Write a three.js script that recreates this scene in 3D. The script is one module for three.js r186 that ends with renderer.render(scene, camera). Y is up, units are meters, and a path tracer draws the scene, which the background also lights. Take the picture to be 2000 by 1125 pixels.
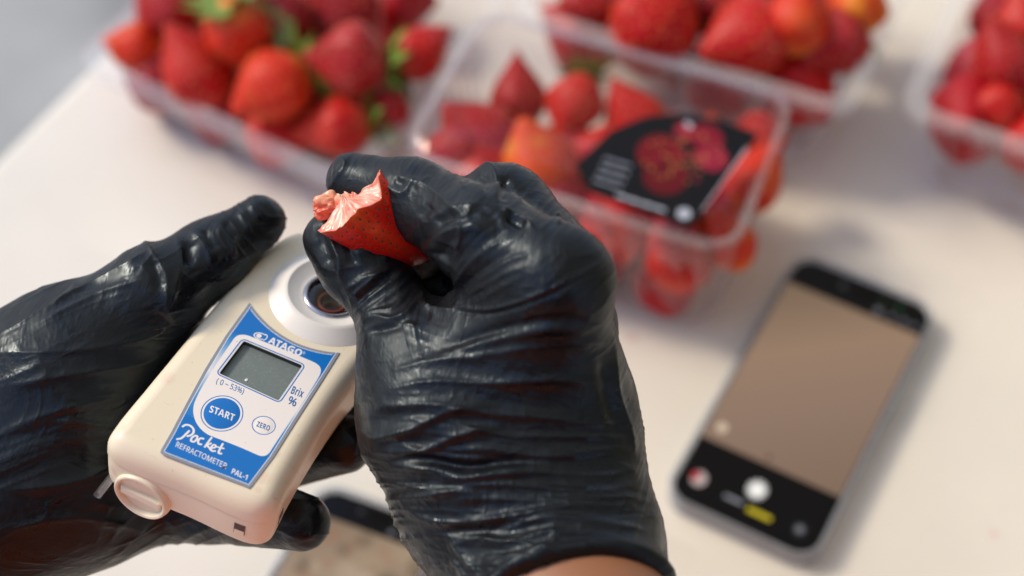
import * as THREE from 'three';
import { mergeGeometries, mergeVertices, toCreasedNormals } from 'three/addons/utils/BufferGeometryUtils.js';
import { RoundedBoxGeometry } from 'three/addons/geometries/RoundedBoxGeometry.js';

// ------------------------------------------------------------------ camera, sky, sun, exposure
const scene = new THREE.Scene();
const F = 3400, CX = 1000, CY = 562.5, PITCH = 53 * Math.PI / 180, EYE = new THREE.Vector3(0, 0.715, 0.5);
const camera = new THREE.PerspectiveCamera(2 * Math.atan(CY / F) * 180 / Math.PI, 16 / 9, 0.05, 60);
camera.position.copy(EYE); camera.rotation.set(-PITCH, 0, 0); camera.updateMatrixWorld();
camera.focus = 0.577; camera.userData.fStop = 4.2;
const SUN = new THREE.Vector3(-0.72, 0.72, -0.34).normalize();
{
  const w = 256, h = 128, a = new Float32Array(w * h * 4), v = new THREE.Vector3();
  for (let j = 0; j < h; j++) for (let i = 0; i < w; i++) {
    const th = ((j + 0.5) / h - 0.5) * Math.PI, ph = ((i + 0.5) / w - 0.5) * 2 * Math.PI;
    v.set(Math.cos(th) * Math.cos(ph), Math.sin(th), Math.cos(th) * Math.sin(ph));
    const up = Math.max(0, v.y), low = Math.exp(-up * 3.2);
    const glow = Math.pow(Math.max(0, v.dot(SUN)), 3) * 0.55;
    const c = [0.28 + 0.58 * low + glow * 1.2, 0.52 + 0.36 * low + glow * 1.0, 1.06 - 0.22 * low + glow * 0.65];
    const g = v.y < 0 ? 0.5 : 1;
    a.set([c[0] * g, c[1] * g, c[2] * g, 1], (j * w + i) * 4);
  }
  const t = new THREE.DataTexture(a, w, h, THREE.RGBAFormat, THREE.FloatType);
  t.mapping = THREE.EquirectangularReflectionMapping; t.magFilter = THREE.LinearFilter; t.needsUpdate = true;
  scene.background = t; scene.environment = t; scene.backgroundIntensity = 0.95; scene.environmentIntensity = 0.95;
}
const sun = new THREE.DirectionalLight(new THREE.Color(1, 0.86, 0.68), 2.8);
sun.position.copy(SUN).multiplyScalar(3); sun.castShadow = true; sun.shadow.radius = 24;
Object.assign(sun.shadow.camera, { left: -1, right: 1, top: 1, bottom: -1, near: 0.1, far: 8 }); sun.shadow.mapSize.set(2048, 2048);
scene.add(sun, sun.target);
const renderer = new THREE.WebGLRenderer({ antialias: true });
renderer.toneMapping = THREE.LinearToneMapping; renderer.toneMappingExposure = 1.04;
renderer.shadowMap.enabled = true;

// ------------------------------------------------------------------ helpers
let seed = 7;
const rnd = () => { seed = (seed * 1664525 + 1013904223) >>> 0; return seed / 4294967296; };
const lerp = (a, b, t) => a + (b - a) * t, clamp = (x, a, b) => Math.min(b, Math.max(a, x));
const sstep = (a, b, x) => { const t = clamp((x - a) / (b - a), 0, 1); return t * t * (3 - 2 * t); };
const V = (x, y, z) => new THREE.Vector3(x, y, z);
function hash3(x, y, z) { let h = Math.imul(x, 374761393) ^ Math.imul(y, 668265263) ^ Math.imul(z, 2147483647 ^ 0x2f6b1a35); h = Math.imul(h ^ (h >>> 13), 1274126177); h ^= h >>> 16; return (h >>> 0) / 4294967295; }
function noise(x, y, z = 0) {
  const X = Math.floor(x), Y = Math.floor(y), Z = Math.floor(z), f = (t) => t * t * t * (t * (t * 6 - 15) + 10);
  const u = f(x - X), v = f(y - Y), w = f(z - Z);
  const l = (i, j, k) => hash3(X + i, Y + j, Z + k);
  return lerp(lerp(lerp(l(0, 0, 0), l(1, 0, 0), u), lerp(l(0, 1, 0), l(1, 1, 0), u), v), lerp(lerp(l(0, 0, 1), l(1, 0, 1), u), lerp(l(0, 1, 1), l(1, 1, 1), u), v), w) * 2 - 1;
}
// noise that repeats over the unit square
function wrapped(u, v, f, k) { const a = u * 6.2832, b = v * 6.2832, r = f / 6.2832; return noise(Math.cos(a) * r + 50 + Math.cos(b) * r * 0.61, Math.sin(a) * r + 20 + k * 9, Math.sin(b) * r + 30 - Math.cos(b) * r * 0.79); }
const fbm = (x, y, z, n = 4) => { let s = 0, a = 0.5; for (let i = 0; i < n; i++) { s += a * noise(x, y, z); x = x * 2.03 + 7; y = y * 2.03 + 3; z = z * 2.03 + 1; a *= 0.5; } return s; };
const camQ = camera.quaternion.clone();
const toWorld = (p) => p.clone().applyQuaternion(camQ).add(EYE);
// a pixel of the 2000-wide photograph at a depth (m) -> world; and the same pixel on the level y = h
const at = (px, py, d) => toWorld(V((px - CX) / F * d, -(py - CY) / F * d, -d));
function onLevel(px, py, h = 0) {
  const dir = V((px - CX) / F, -(py - CY) / F, -1).applyQuaternion(camQ);
  return EYE.clone().addScaledVector(dir, (h - EYE.y) / dir.y);
}
const used = {};
function numbered(name) { const n = used[name] = (used[name] ?? -1) + 1; return n ? name + '_' + String(n).padStart(3, '0') : name; }
function tag(o, label, category, group, kind) {
  if (label) o.userData.label = label; if (category) o.userData.category = category;
  if (group) o.userData.group = group; if (kind) o.userData.kind = kind; return o;
}
function base(name, p) { const g = new THREE.Group(); g.name = numbered(name); g.position.copy(p); scene.add(g); return g; }
function part(name, geo, mat, parent) { const m = new THREE.Mesh(geo, mat); m.name = parent === scene ? numbered(name) : name; m.castShadow = m.receiveShadow = true; parent.add(m); return m; }
const std = (c, r, o = {}) => new THREE.MeshPhysicalMaterial({ color: new THREE.Color().setRGB(...c), roughness: r, ...o });
function pixelTexture(n, fn, srgb = false) {
  const a = new Uint8Array(n * n * 4);
  for (let j = 0; j < n; j++) for (let i = 0; i < n; i++) { const c = fn(i / n, j / n); a.set([...(c.length ? c : [c, c, c]).map((x) => clamp(x, 0, 1) * 255), 255], (j * n + i) * 4); }
  const t = new THREE.DataTexture(a, n, n); t.wrapS = t.wrapT = THREE.RepeatWrapping; t.magFilter = THREE.LinearFilter; if (srgb) t.colorSpace = THREE.SRGBColorSpace; t.needsUpdate = true; return t;
}

// ------------------------------------------------------------------ ground and table
{
  const gm = std([0.58, 0.58, 0.55], 0.9);
  gm.map = pixelTexture(512, (u, v) => { const n = 0.82 + 0.2 * fbm(u * 16, v * 16, 1, 5); return [n, n, n]; }, true); gm.map.repeat.set(12, 12);
  const g = part('ground', new THREE.PlaneGeometry(40, 40).rotateX(-Math.PI / 2), gm, scene); g.position.y = -0.74; tag(g, 'grey concrete floor beyond the edge of the table', 'floor', null, 'structure');
}
const E0 = onLevel(-40, 372), E1 = onLevel(205, 128), tableTurn = Math.atan2(-(E1.z - E0.z), E1.x - E0.x);
{
  // the far left edge of the table runs through E0 and E1
  const t = base('table', V(E0.x, -0.74, E0.z)); t.rotation.y = tableTurn;
  tag(t, 'white plastic table under the punnets and phones, spotted with faint berry juice', 'table');
  const n = 640, spots = [];
  for (let i = 0; i < 46; i++) spots.push([rnd(), rnd(), 0.001 + 0.0035 * rnd() * rnd(), 0.1 + 0.35 * rnd()]);
  const m = std([0.82, 0.785, 0.69], 0.42);
  m.map = pixelTexture(n, (u, v) => {
    let r = 0.965 + 0.05 * fbm(u * 9, v * 9, 4, 4), g = r, b = r;
    for (const [x, y, s, k] of spots) { const d = Math.hypot(u - x, v - y); if (d < s * 3) { const q = k * Math.exp(-((d / s) ** 2)); r -= q * 0.12; g -= q * 0.55; b -= q * 0.45; } }
    return [r, g, b];
  }, true);
  m.roughnessMap = pixelTexture(256, (u, v) => 0.8 + 0.4 * fbm(u * 24, v * 24, 9, 4));
  const W = 1.5, D = 0.9, sh = new THREE.Shape(), r = 0.03;
  sh.moveTo(r, 0); sh.lineTo(W - r, 0); sh.quadraticCurveTo(W, 0, W, r); sh.lineTo(W, D - r); sh.quadraticCurveTo(W, D, W - r, D); sh.lineTo(r, D); sh.quadraticCurveTo(0, D, 0, D - r); sh.lineTo(0, r); sh.quadraticCurveTo(0, 0, r, 0);
  const geo = new THREE.ExtrudeGeometry(sh, { depth: 0.022, bevelEnabled: true, bevelSize: 0.009, bevelThickness: 0.009, bevelSegments: 5, curveSegments: 8 });
  geo.rotateX(Math.PI / 2); geo.translate(-0.55, 0.74 - 0.009, 0);
  const uv = geo.attributes.uv, P = geo.attributes.position; for (let i = 0; i < uv.count; i++) uv.setXY(i, P.getX(i) / 0.9, P.getZ(i) / 0.9);
  part('tabletop', geo, m, t);
  const lm = std([0.35, 0.36, 0.37], 0.45, { metalness: 0.6 });
  for (const [x, z] of [[-0.45, 0.1], [0.85, 0.1], [-0.45, 0.8], [0.85, 0.8]]) part('leg', new THREE.CylinderGeometry(0.014, 0.014, 0.70, 12).translate(x, 0.35, z), lm, t);
}

// ------------------------------------------------------------------ the market tent that shades the table: open towards the sun on the left
{
  const t = base('market_tent', V(1.2, -0.74, -0.2)); tag(t, 'cream market tent standing over the table, open on the left side', 'tent');
  const cloth = std([0.68, 0.59, 0.42], 0.9, { transmission: 0.38 }), pole = std([0.7, 0.7, 0.7], 0.4, { metalness: 0.7 });
  const roof = new THREE.BufferGeometry(), x0 = -1.45, x1 = 1.7, z0 = -1.9, z1 = 1.9, y = 2.35, r = 2.95;
  roof.setAttribute('position', new THREE.Float32BufferAttribute([x0, y, z0, x1, y, z0, x1, y, z1, x0, y, z1, 0.1, r, 0], 3)); roof.setIndex([0, 4, 1, 1, 4, 2, 2, 4, 3, 3, 4, 0]);
  part('roof', toCreasedNormals(roof, 0.1), cloth, t);
  part('side_wall', new THREE.BoxGeometry(0.004, 2.3, 3.8).translate(x1 + 0.03, 1.17, 0), cloth, t);
  for (const [x, z] of [[x0, z0], [x1, z0], [x0, z1], [x1, z1]]) part('pole', new THREE.CylinderGeometry(0.02, 0.02, y, 12).translate(x, y / 2, z), pole, t);
}

// ------------------------------------------------------------------ surface from a distance field (mm in camera-aligned axes), meshed with surface nets
function surface(lo, hi, cell, field) {
  const n = [0, 1, 2].map((k) => Math.ceil((hi[k] - lo[k]) / cell) + 1), [nx, ny, nz] = n, f = new Float32Array(nx * ny * nz);
  const B = 5;   // blocks far from the surface take one value
  for (let k = 0; k < nz; k += B) for (let j = 0; j < ny; j += B) for (let i = 0; i < nx; i += B) {
    const m = field(lo[0] + (i + 2) * cell, lo[1] + (j + 2) * cell, lo[2] + (k + 2) * cell), far = Math.abs(m) > 6.2 * cell;
    for (let c = k; c < Math.min(k + B, nz); c++) for (let b = j; b < Math.min(j + B, ny); b++) for (let a = i; a < Math.min(i + B, nx); a++) f[a + b * nx + c * nx * ny] = far ? m : field(lo[0] + a * cell, lo[1] + b * cell, lo[2] + c * cell);
  }
  const id = new Int32Array(nx * ny * nz).fill(-1), P = [], I = [], sx = 1, sy = nx, sz = nx * ny;
  const cor = [0, sx, sy, sx + sy, sz, sz + sx, sz + sy, sz + sx + sy], edges = [[0, 1], [2, 3], [4, 5], [6, 7], [0, 2], [1, 3], [4, 6], [5, 7], [0, 4], [1, 5], [2, 6], [3, 7]];
  for (let k = 0; k < nz - 1; k++) for (let j = 0; j < ny - 1; j++) for (let i = 0; i < nx - 1; i++) {
    const q = i + j * sy + k * sz; let m = 0; for (let c = 0; c < 8; c++) if (f[q + cor[c]] < 0) m |= 1 << c;
    if (m === 0 || m === 255) continue;
    let x = 0, y = 0, z = 0, c = 0;
    for (const [a, b] of edges) { if (((m >> a) & 1) === ((m >> b) & 1)) continue; const fa = f[q + cor[a]], fb = f[q + cor[b]], t = fa / (fa - fb); x += lerp(a & 1, b & 1, t); y += lerp((a >> 1) & 1, (b >> 1) & 1, t); z += lerp(a >> 2, b >> 2, t); c++; }
    id[q] = P.length / 3; P.push(lo[0] + (i + x / c) * cell, lo[1] + (j + y / c) * cell, lo[2] + (k + z / c) * cell);
  }
  const quad = (a, b, c, d, flip) => { if (a < 0 || b < 0 || c < 0 || d < 0) return; flip ? I.push(a, c, b, b, c, d) : I.push(a, b, c, b, d, c); };
  for (let k = 1; k < nz - 1; k++) for (let j = 1; j < ny - 1; j++) for (let i = 1; i < nx - 1; i++) {
    const q = i + j * sy + k * sz, s = f[q] < 0;
    if (s !== f[q + sx] < 0) quad(id[q - sy - sz], id[q - sz], id[q - sy], id[q], !s);
    if (s !== f[q + sy] < 0) quad(id[q - sx - sz], id[q - sx], id[q - sz], id[q], !s);
    if (s !== f[q + sz] < 0) quad(id[q - sx - sy], id[q - sy], id[q - sx], id[q], !s);
  }
  const g = new THREE.BufferGeometry(); g.setAttribute('position', new THREE.Float32BufferAttribute(P, 3)); g.setIndex(I); g.computeVertexNormals(); return g;
}
const capsule = (A, B) => {   // tapered capsule from [x,y,z,r] to [x,y,z,r]; an optional fifth number squeezes it along z
  const [ax, ay, az, ra] = A, dx = B[0] - ax, dy = B[1] - ay, dz = B[2] - az, rb = B[3], ll = dx * dx + dy * dy + dz * dz || 1e-6, sq = A[4] ?? 1;
  return (x, y, z) => { const ex = x - ax, ey = y - ay, ez = z - az; let t = (ex * dx + ey * dy + ez * dz) / ll; t = t < 0 ? 0 : t > 1 ? 1 : t; const ux = ex - t * dx, uy = ey - t * dy, uz = (ez - t * dz) * sq; return Math.sqrt(ux * ux + uy * uy + uz * uz) - (ra + (rb - ra) * t); };
};
const smin = (a, b, k) => { const h = Math.max(k - Math.abs(a - b), 0) / k; return Math.min(a, b) - h * h * k * 0.25; };
// a joint given by its pixel, its depth (mm) and its radius in pixels
const J = (px, py, d, r, sq) => [(px - CX) / F * d, -(py - CY) / F * d, -d, r / F * d, sq];
// folds: polylines on the photograph's pixels; [kind, width px, height mm, x,y, x,y, ...]
function makeFolds(list) {
  return list.map(([kind, w, h, ...c]) => { const p = []; for (let i = 0; i < c.length; i += 2) p.push([c[i], c[i + 1]]);
    // smooth the polyline
    const cv = new THREE.CatmullRomCurve3(p.map(([x, y]) => V(x, y, 0))), q = p.length > 2 ? cv.getPoints(p.length * 5) : p.map(([x, y]) => V(x, y, 0));
    let x0 = 1e9, x1 = -1e9, y0 = 1e9, y1 = -1e9; for (const s of q) { x0 = Math.min(x0, s.x); x1 = Math.max(x1, s.x); y0 = Math.min(y0, s.y); y1 = Math.max(y1, s.y); }
    return { kind, w, h, q, box: [x0 - 3 * w, x1 + 3 * w, y0 - 3 * w, y1 + 3 * w] }; });
}
function foldHeight(folds, px, py) {
  let s = 0;
  for (const { kind, w, h, q, box } of folds) {
    if (px < box[0] || px > box[1] || py < box[2] || py > box[3]) continue;
    let best = 1e9, side = 0, at = 0;
    for (let i = 0; i < q.length - 1; i++) {
      const dx = q[i + 1].x - q[i].x, dy = q[i + 1].y - q[i].y, ll = dx * dx + dy * dy; let t = ((px - q[i].x) * dx + (py - q[i].y) * dy) / ll; t = clamp(t, 0, 1);
      const ex = px - q[i].x - t * dx, ey = py - q[i].y - t * dy, d = ex * ex + ey * ey;
      if (d < best) { best = d; side = Math.sign(dx * ey - dy * ex); at = (i + t) / (q.length - 1); }
    }
    const d = Math.sqrt(best) / w; if (d > 3) continue;
    const taper = Math.min(1, 4.5 * Math.min(at, 1 - at) + 0.08), e = Math.exp(-d * d);
    if (kind === 'r') s += h * taper * Math.exp(-Math.sqrt(d * d + 0.015) * 1.25);      // crisp ridge
    else if (kind === 'g') s -= h * taper * e;                                                  // soft groove
    else if (kind === 'b') s += h * taper * e;                                                  // soft swelling
    else s += h * taper * side * d * e * 2.2;                                                   // lip: a step that fades out both ways
  }
  return s;
}
// push the vertices of a glove out and in along their normals
function wrinkle(g, height) {
  const P = g.attributes.position, N = g.attributes.normal;
  for (let i = 0; i < P.count; i++) {
    const x = P.getX(i), y = P.getY(i), z = P.getZ(i), px = CX - F * x / z, py = CY + F * y / z, L = Math.hypot(x, y, z);
    const facing = -(N.getX(i) * x + N.getY(i) * y + N.getZ(i) * z) / L;
    const h = height(px, py, x, y, z, facing);
    P.setXYZ(i, x + N.getX(i) * h, y + N.getY(i) * h, z + N.getZ(i) * h);
  }
  g.computeVertexNormals();
  const uv = new Float32Array(P.count * 2); for (let i = 0; i < P.count; i++) { const x = P.getX(i), y = P.getY(i), z = P.getZ(i); uv[2 * i] = (0.86 * x + 0.2 * y + 0.5 * z) / 46; uv[2 * i + 1] = (0.88 * y - 0.25 * x + 0.46 * z) / 46; }
  g.setAttribute('uv', new THREE.BufferAttribute(uv, 2));
}
// from camera-aligned mm to metres relative to a point of the world
function toPlace(g, origin) { g.scale(0.001, 0.001, 0.001); g.applyQuaternion(camQ); g.translate(EYE.x - origin.x, EYE.y - origin.y, EYE.z - origin.z); return g; }

// ------------------------------------------------------------------ the person: two gloved hands, a bare wrist, a shirt
const gloveMat = std([0.006, 0.0065, 0.008], 0.45, { specularIntensity: 0.72, specularColor: new THREE.Color(0.74, 0.89, 1.0) });
gloveMat.roughnessMap = pixelTexture(512, (u, v) => 0.86 + 0.30 * wrapped(u, v, 7, 3) + 0.22 * wrapped(u, v, 40, 5));
gloveMat.bumpMap = pixelTexture(512, (u, v) => 0.5 + 0.30 * (1 - Math.abs(wrapped(u, v, 14, 8)) * 2.4) + 0.14 * wrapped(u, v, 60, 2)); gloveMat.bumpScale = 0.00022;
const skinMat = std([0.30, 0.125, 0.058], 0.5);
const personAt = V(0.05, -0.74, 0.42);
const person = base('person', personAt);
tag(person, 'person in black gloves holding the refractometer and squeezing a strawberry piece above it', 'person');

// right hand
{
  const D = 572;
  const bone = (a, b) => capsule(J(...a), J(...b));
  const palm = [
    bone([1085, 552, D - 28, 108, 1.25], [1040, 720, D - 8, 178, 1.25]),
    bone([1010, 700, D - 2, 178, 1.25], [1045, 850, D - 2, 190, 1.3]),
    bone([1045, 850, D - 2, 190, 1.3], [1030, 975, D - 4, 222, 1.45]),
    bone([1030, 975, D - 4, 222, 1.45], [1082, 1075, D - 14, 200, 1.45]),
    bone([1082, 1075, D - 14, 199, 1.45], [1108, 1180, D - 30, 206, 1.45]),
    bone([870, 800, D + 2, 176], [960, 930, D + 2, 190, 1.3]),
  ];
  const thumb = [
    bone([870, 800, D + 2, 174], [808, 692, D + 4, 106]),
    bone([808, 692, D + 4, 106], [762, 592, D + 10, 70]),
    bone([762, 592, D + 10, 70], [700, 512, D + 14, 77]),
    bone([700, 512, D + 14, 77], [654, 470, D + 16, 61]),
  ];
  const index = [
    bone([1085, 552, D - 28, 108], [945, 462, D - 14, 94]),
    bone([945, 462, D - 14, 94], [805, 388, D + 8, 72]),
    bone([805, 388, D + 8, 72], [690, 352, D + 18, 54]),
  ];
  const middle = [
    bone([1090, 545, D - 12, 108], [985, 412, D + 6, 86]),
    bone([985, 412, D + 6, 86], [880, 420, D + 30, 66]),
    bone([880, 420, D + 30, 66], [790, 515, D + 44, 64]),
  ];
  const ring = [
    bone([1110, 640, D + 10, 98], [1020, 500, D + 40, 80]),
    bone([1020, 500, D + 40, 80], [900, 540, D + 55, 66]),
    bone([900, 540, D + 55, 70], [835, 600, D + 56, 66]),
    bone([900, 570, D + 48, 72], [800, 545, D + 46, 62]),
    bone([1125, 720, D + 20, 92], [1050, 620, D + 55, 66]),
    bone([1050, 620, D + 55, 66], [930, 640, D + 62, 54]),
  ];
  const chain = (list, x, y, z, k) => { let s = 1e9; for (const f of list) s = smin(s, f(x, y, z), k); return s; };
  // cuff: cut across the wrist
  let cutD = 470; for (; cutD < 560; cutD += 0.5) { const q = J(1165, 1074, cutD, 0); if (chain(palm, q[0], q[1], q[2], 12) < 0) break; }
  const cutP = J(1165, 1074, cutD, 0), cutN = V(0.16, -0.62, 0.74).normalize();
  const cut = (x, y, z) => (x - cutP[0]) * cutN.x + (y - cutP[1]) * cutN.y + (z - cutP[2]) * cutN.z;
  const hand = (x, y, z) => {
    let s = chain(palm, x, y, z, 12);
    s = smin(s, chain(thumb, x, y, z, 5), 7);
    const fi = chain(index, x, y, z, 7), fm = chain(middle, x, y, z, 6), fr = chain(ring, x, y, z, 6);
    s = smin(s, fi, 7); s = smin(s, fm, 2.2); s = smin(s, fr, 2.2);
    return s;
  };
  const glove = (x, y, z) => {
    const s = hand(x, y, z), c = cut(x, y, z);
    return -smin(-s, -c, 2.2);
  };
  const lo = J(560, 1175, D, 0), hi = J(1350, 270, D, 0);
  const g = surface([lo[0], lo[1], -D - 80], [hi[0], hi[1], -D + 80], 0.65, glove);
  const folds = makeFolds([
    // index finger
    ['r', 7.6, 1.08, 659, 299, 674, 320, 656, 348, 645, 365], ['g', 8.5, 0.84, 646, 308, 640, 335, 646, 362], ['r', 7.6, 0.94, 737, 334, 755, 362, 782, 378, 800, 371], ['g', 7.6, 0.63, 770, 352, 790, 362],
    ['r', 6.8, 0.65, 788, 378, 812, 350], ['r', 6.8, 0.65, 812, 370, 842, 343], ['r', 13, 1.2, 758, 342, 830, 362, 900, 418, 965, 470], ['r', 12, 1.1, 806, 452, 850, 424, 925, 402, 1000, 428], ['s', 15, 1.1, 822, 492, 872, 448, 945, 430], ['g', 10.2, 0.84, 846, 402, 826, 430],
    ['r', 8.5, 1.15, 831, 463, 868, 443, 899, 430, 917, 417, 920, 400], ['g', 10.2, 0.77, 850, 436, 890, 415], ['r', 7.6, 1.44, 836, 480, 858, 461, 903, 446, 892, 488, 870, 524], ['g', 17, 2.1, 876, 478, 860, 508],
    ['b', 22.1, 0.7, 900, 470, 960, 430], ['g', 10.2, 0.49, 930, 400, 980, 440], ['r', 6.8, 0.5, 905, 500, 960, 452, 1000, 440],
    ['r', 8.5, 1.01, 868, 604, 897, 541, 948, 489, 985, 472], ['r', 7.6, 0.94, 878, 600, 917, 560, 995, 508, 1030, 497], ['r', 7.6, 0.86, 886, 603, 905, 584, 990, 535, 1032, 518], ['r', 7.6, 0.79, 892, 606, 950, 578, 1022, 538], ['g', 8.5, 0.63, 890, 575, 955, 520, 1010, 490],
    ['r', 6, 0.58, 875, 590, 885, 540, 915, 495], ['g', 7.6, 0.7, 872, 570, 888, 525],
    // middle finger
    ['r', 8.5, 1.73, 884, 343, 927, 326, 960, 327, 971, 350, 970, 402], ['g', 10.2, 1.26, 985, 345, 984, 395], ['g', 8.5, 0.84, 915, 345, 945, 350, 955, 385], ['r', 7.6, 1.73, 972, 405, 1018, 425, 1046, 447], ['g', 11, 1.82, 988, 420, 1026, 444], ['r', 6, 1.15, 1082, 416, 1092, 426, 1090, 440], ['r', 6.8, 0.58, 900, 352, 905, 372],
    // seam over the knuckles
    ['s', 5, 0.7, 1190, 512, 1126, 543, 1048, 582, 950, 609, 880, 602],
    // thumb
    ['r', 9, 1.6, 636, 432, 654, 486, 663, 506, 667, 540, 689, 561], ['g', 12, 1.3, 618, 440, 636, 490, 648, 520], ['g', 11, 1.1, 680, 470, 690, 520], ['r', 9, 1.5, 668, 572, 690, 558, 722, 540, 748, 536], ['r', 9, 1.5, 680, 590, 716, 557, 765, 520], ['r', 9, 1.5, 690, 615, 724, 580, 796, 524], ['g', 8, 1.2, 690, 598, 735, 560, 780, 530],
    ['r', 9, 1.4, 694, 642, 728, 613, 771, 603, 800, 560], ['r', 10, 1.6, 700, 640, 735, 621, 763, 626, 794, 613, 820, 580], ['g', 10, 1.3, 715, 645, 760, 640, 800, 625], ['r', 9, 1.6, 823, 566, 829, 594, 860, 606, 900, 604], ['r', 7, 0.9, 700, 622, 745, 590, 800, 545],
    ['b', 14, 0.9, 690, 500, 720, 480], ['r', 8, 0.9, 735, 505, 770, 500, 800, 508],
    // back of the hand
    ['r', 10, 1.2, 694, 662, 726, 640, 775, 633, 830, 640], ['s', 13, 1.1, 838, 697, 962, 656, 1066, 634, 1150, 632], ['r', 12, 1.1, 828, 713, 987, 686, 1115, 669, 1190, 668], ['r', 12, 1.5, 748, 762, 841, 747, 962, 748, 1087, 741, 1200, 747],
    ['r', 12, 1.5, 730, 797, 841, 791, 942, 806, 1062, 816, 1226, 832], ['r', 11, 1.9, 700, 840, 741, 855, 791, 842, 888, 801, 960, 790], ['r', 11, 1.6, 718, 880, 811, 882, 912, 846, 985, 830], ['r', 12, 1.5, 868, 883, 942, 876, 1037, 891, 1140, 886, 1235, 872],
    ['s', 14, 1.5, 745, 905, 830, 905, 912, 922, 985, 911, 1080, 905], ['r', 12, 1.6, 800, 972, 841, 967, 912, 952, 992, 947, 1087, 957, 1163, 962, 1255, 945], ['r', 11, 1.8, 776, 972, 831, 1012, 902, 1020, 1012, 1007, 1115, 991, 1240, 990], ['r', 10, 1.5, 958, 1043, 1027, 1022, 1087, 1012, 1220, 1032, 1270, 1040],
    ['r', 9, 1.6, 890, 1060, 940, 1050, 987, 1062, 1082, 1040, 1080, 1062, 987, 1092, 930, 1110], ['r', 9, 1.5, 880, 1050, 905, 1085, 930, 1120], ['r', 8, 1.2, 880, 1090, 900, 1110, 915, 1140], ['r', 9, 1.2, 1195, 640, 1200, 700, 1207, 765, 1230, 841, 1240, 900], ['g', 12, 0.9, 1175, 690, 1185, 770, 1205, 840],
    ['r', 9, 0.9, 760, 725, 850, 705, 960, 700], ['r', 9, 1.0, 760, 820, 860, 820, 980, 850, 1120, 852, 1236, 858], ['r', 9, 1.0, 770, 930, 870, 935, 960, 930, 1060, 925, 1180, 930, 1248, 915], ['r', 9, 1.0, 830, 985, 950, 975, 1060, 980, 1180, 975, 1255, 970],
    ['r', 8, 0.9, 1060, 1060, 1150, 1050, 1250, 1065], ['g', 14, 1.2, 860, 1035, 960, 1035, 1080, 1025], ['g', 16, 1.0, 720, 820, 800, 815, 900, 825], ['g', 16, 1.0, 740, 865, 840, 862],
  ]);
  wrinkle(g, (px, py, x, y, z, facing) => rightFolds(folds, px, py, x, y, z, facing, cut));
  toPlace(g, personAt);
  tag(part('glove', g, gloveMat, person), 'black nitrile glove on the right hand, pinching the torn strawberry');
  // rolled rim
  // forearm inside the cuff
  const arm = [bone([1088, 1085, D - 14, 170, 1.45], [1108, 1180, D - 29, 172, 1.5]), bone([1108, 1180, D - 29, 172, 1.5], [1250, 1500, D - 70, 250, 1.2])];
  const ga = surface([J(800, 0, D, 0)[0], J(0, 1560, D, 0)[1], -D - 70], [J(1500, 0, D, 0)[0], J(0, 1040, D, 0)[1], -D + 130], 1.6, (x, y, z) => chain(arm, x, y, z, 14));
  toPlace(ga, personAt);
  part('forearm', ga, skinMat, person);
}
// slack film: crests that run along (ux, uy) px, long along it and short across it
function slack(px, py, ux, uy, long, short, k) {
  const a = px * ux + py * uy, b = -px * uy + py * ux, w = noise(a / long * 0.7, b / short * 0.25, k) * 1.1, n = noise(a / long + 3 * k, b / short + w * 1.4, k * 5), m = noise(a / long * 1.7, b / short * 1.9 + w, k * 7);
  const busy = 0.35 + 0.9 * sstep(-0.25, 0.35, noise(px / 130 + k, py / 90, 3 * k)), c = (t) => { const q = Math.max(0, 1 - Math.abs(t) * 2.6); return q * q * 1.5; };
  return (c(n) * 0.85 + c(m) * 0.42) * busy;
}
function rightFolds(folds, px, py, x, y, z, facing, cut) {
  const front = sstep(-0.25, 0.15, facing);
  let h = front * foldHeight(folds, px, py) + 0.12 * fbm(x / 7, y / 7, z / 7, 3);
  const lower = sstep(620, 800, py), far = sstep(1020, 900, px) * 0.5 + 0.5;
  h += lower * (0.5 + 0.45 * sstep(850, 1000, py)) * slack(px, py + 0.02 * z * 6, 0.995, 0.06, 230, 27, 2.3) * far;
  h += (1 - lower) * 0.2 * slack(px, py, 0.75, -0.66, 160, 30, 5.1) + 0.1 * slack(px, py, 0.96, 0.26, 70, 16, 9.4) * (0.4 + 0.6 * lower);
  const c = cut(x, y, z); h += 0.8 * Math.exp(-(((c + 1.8) / 1.5) ** 2)) + 1.6 * sstep(-12, 0, c) * sstep(1150, 1300, px);    // rolled rim of the cuff
  return h;
}
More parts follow.
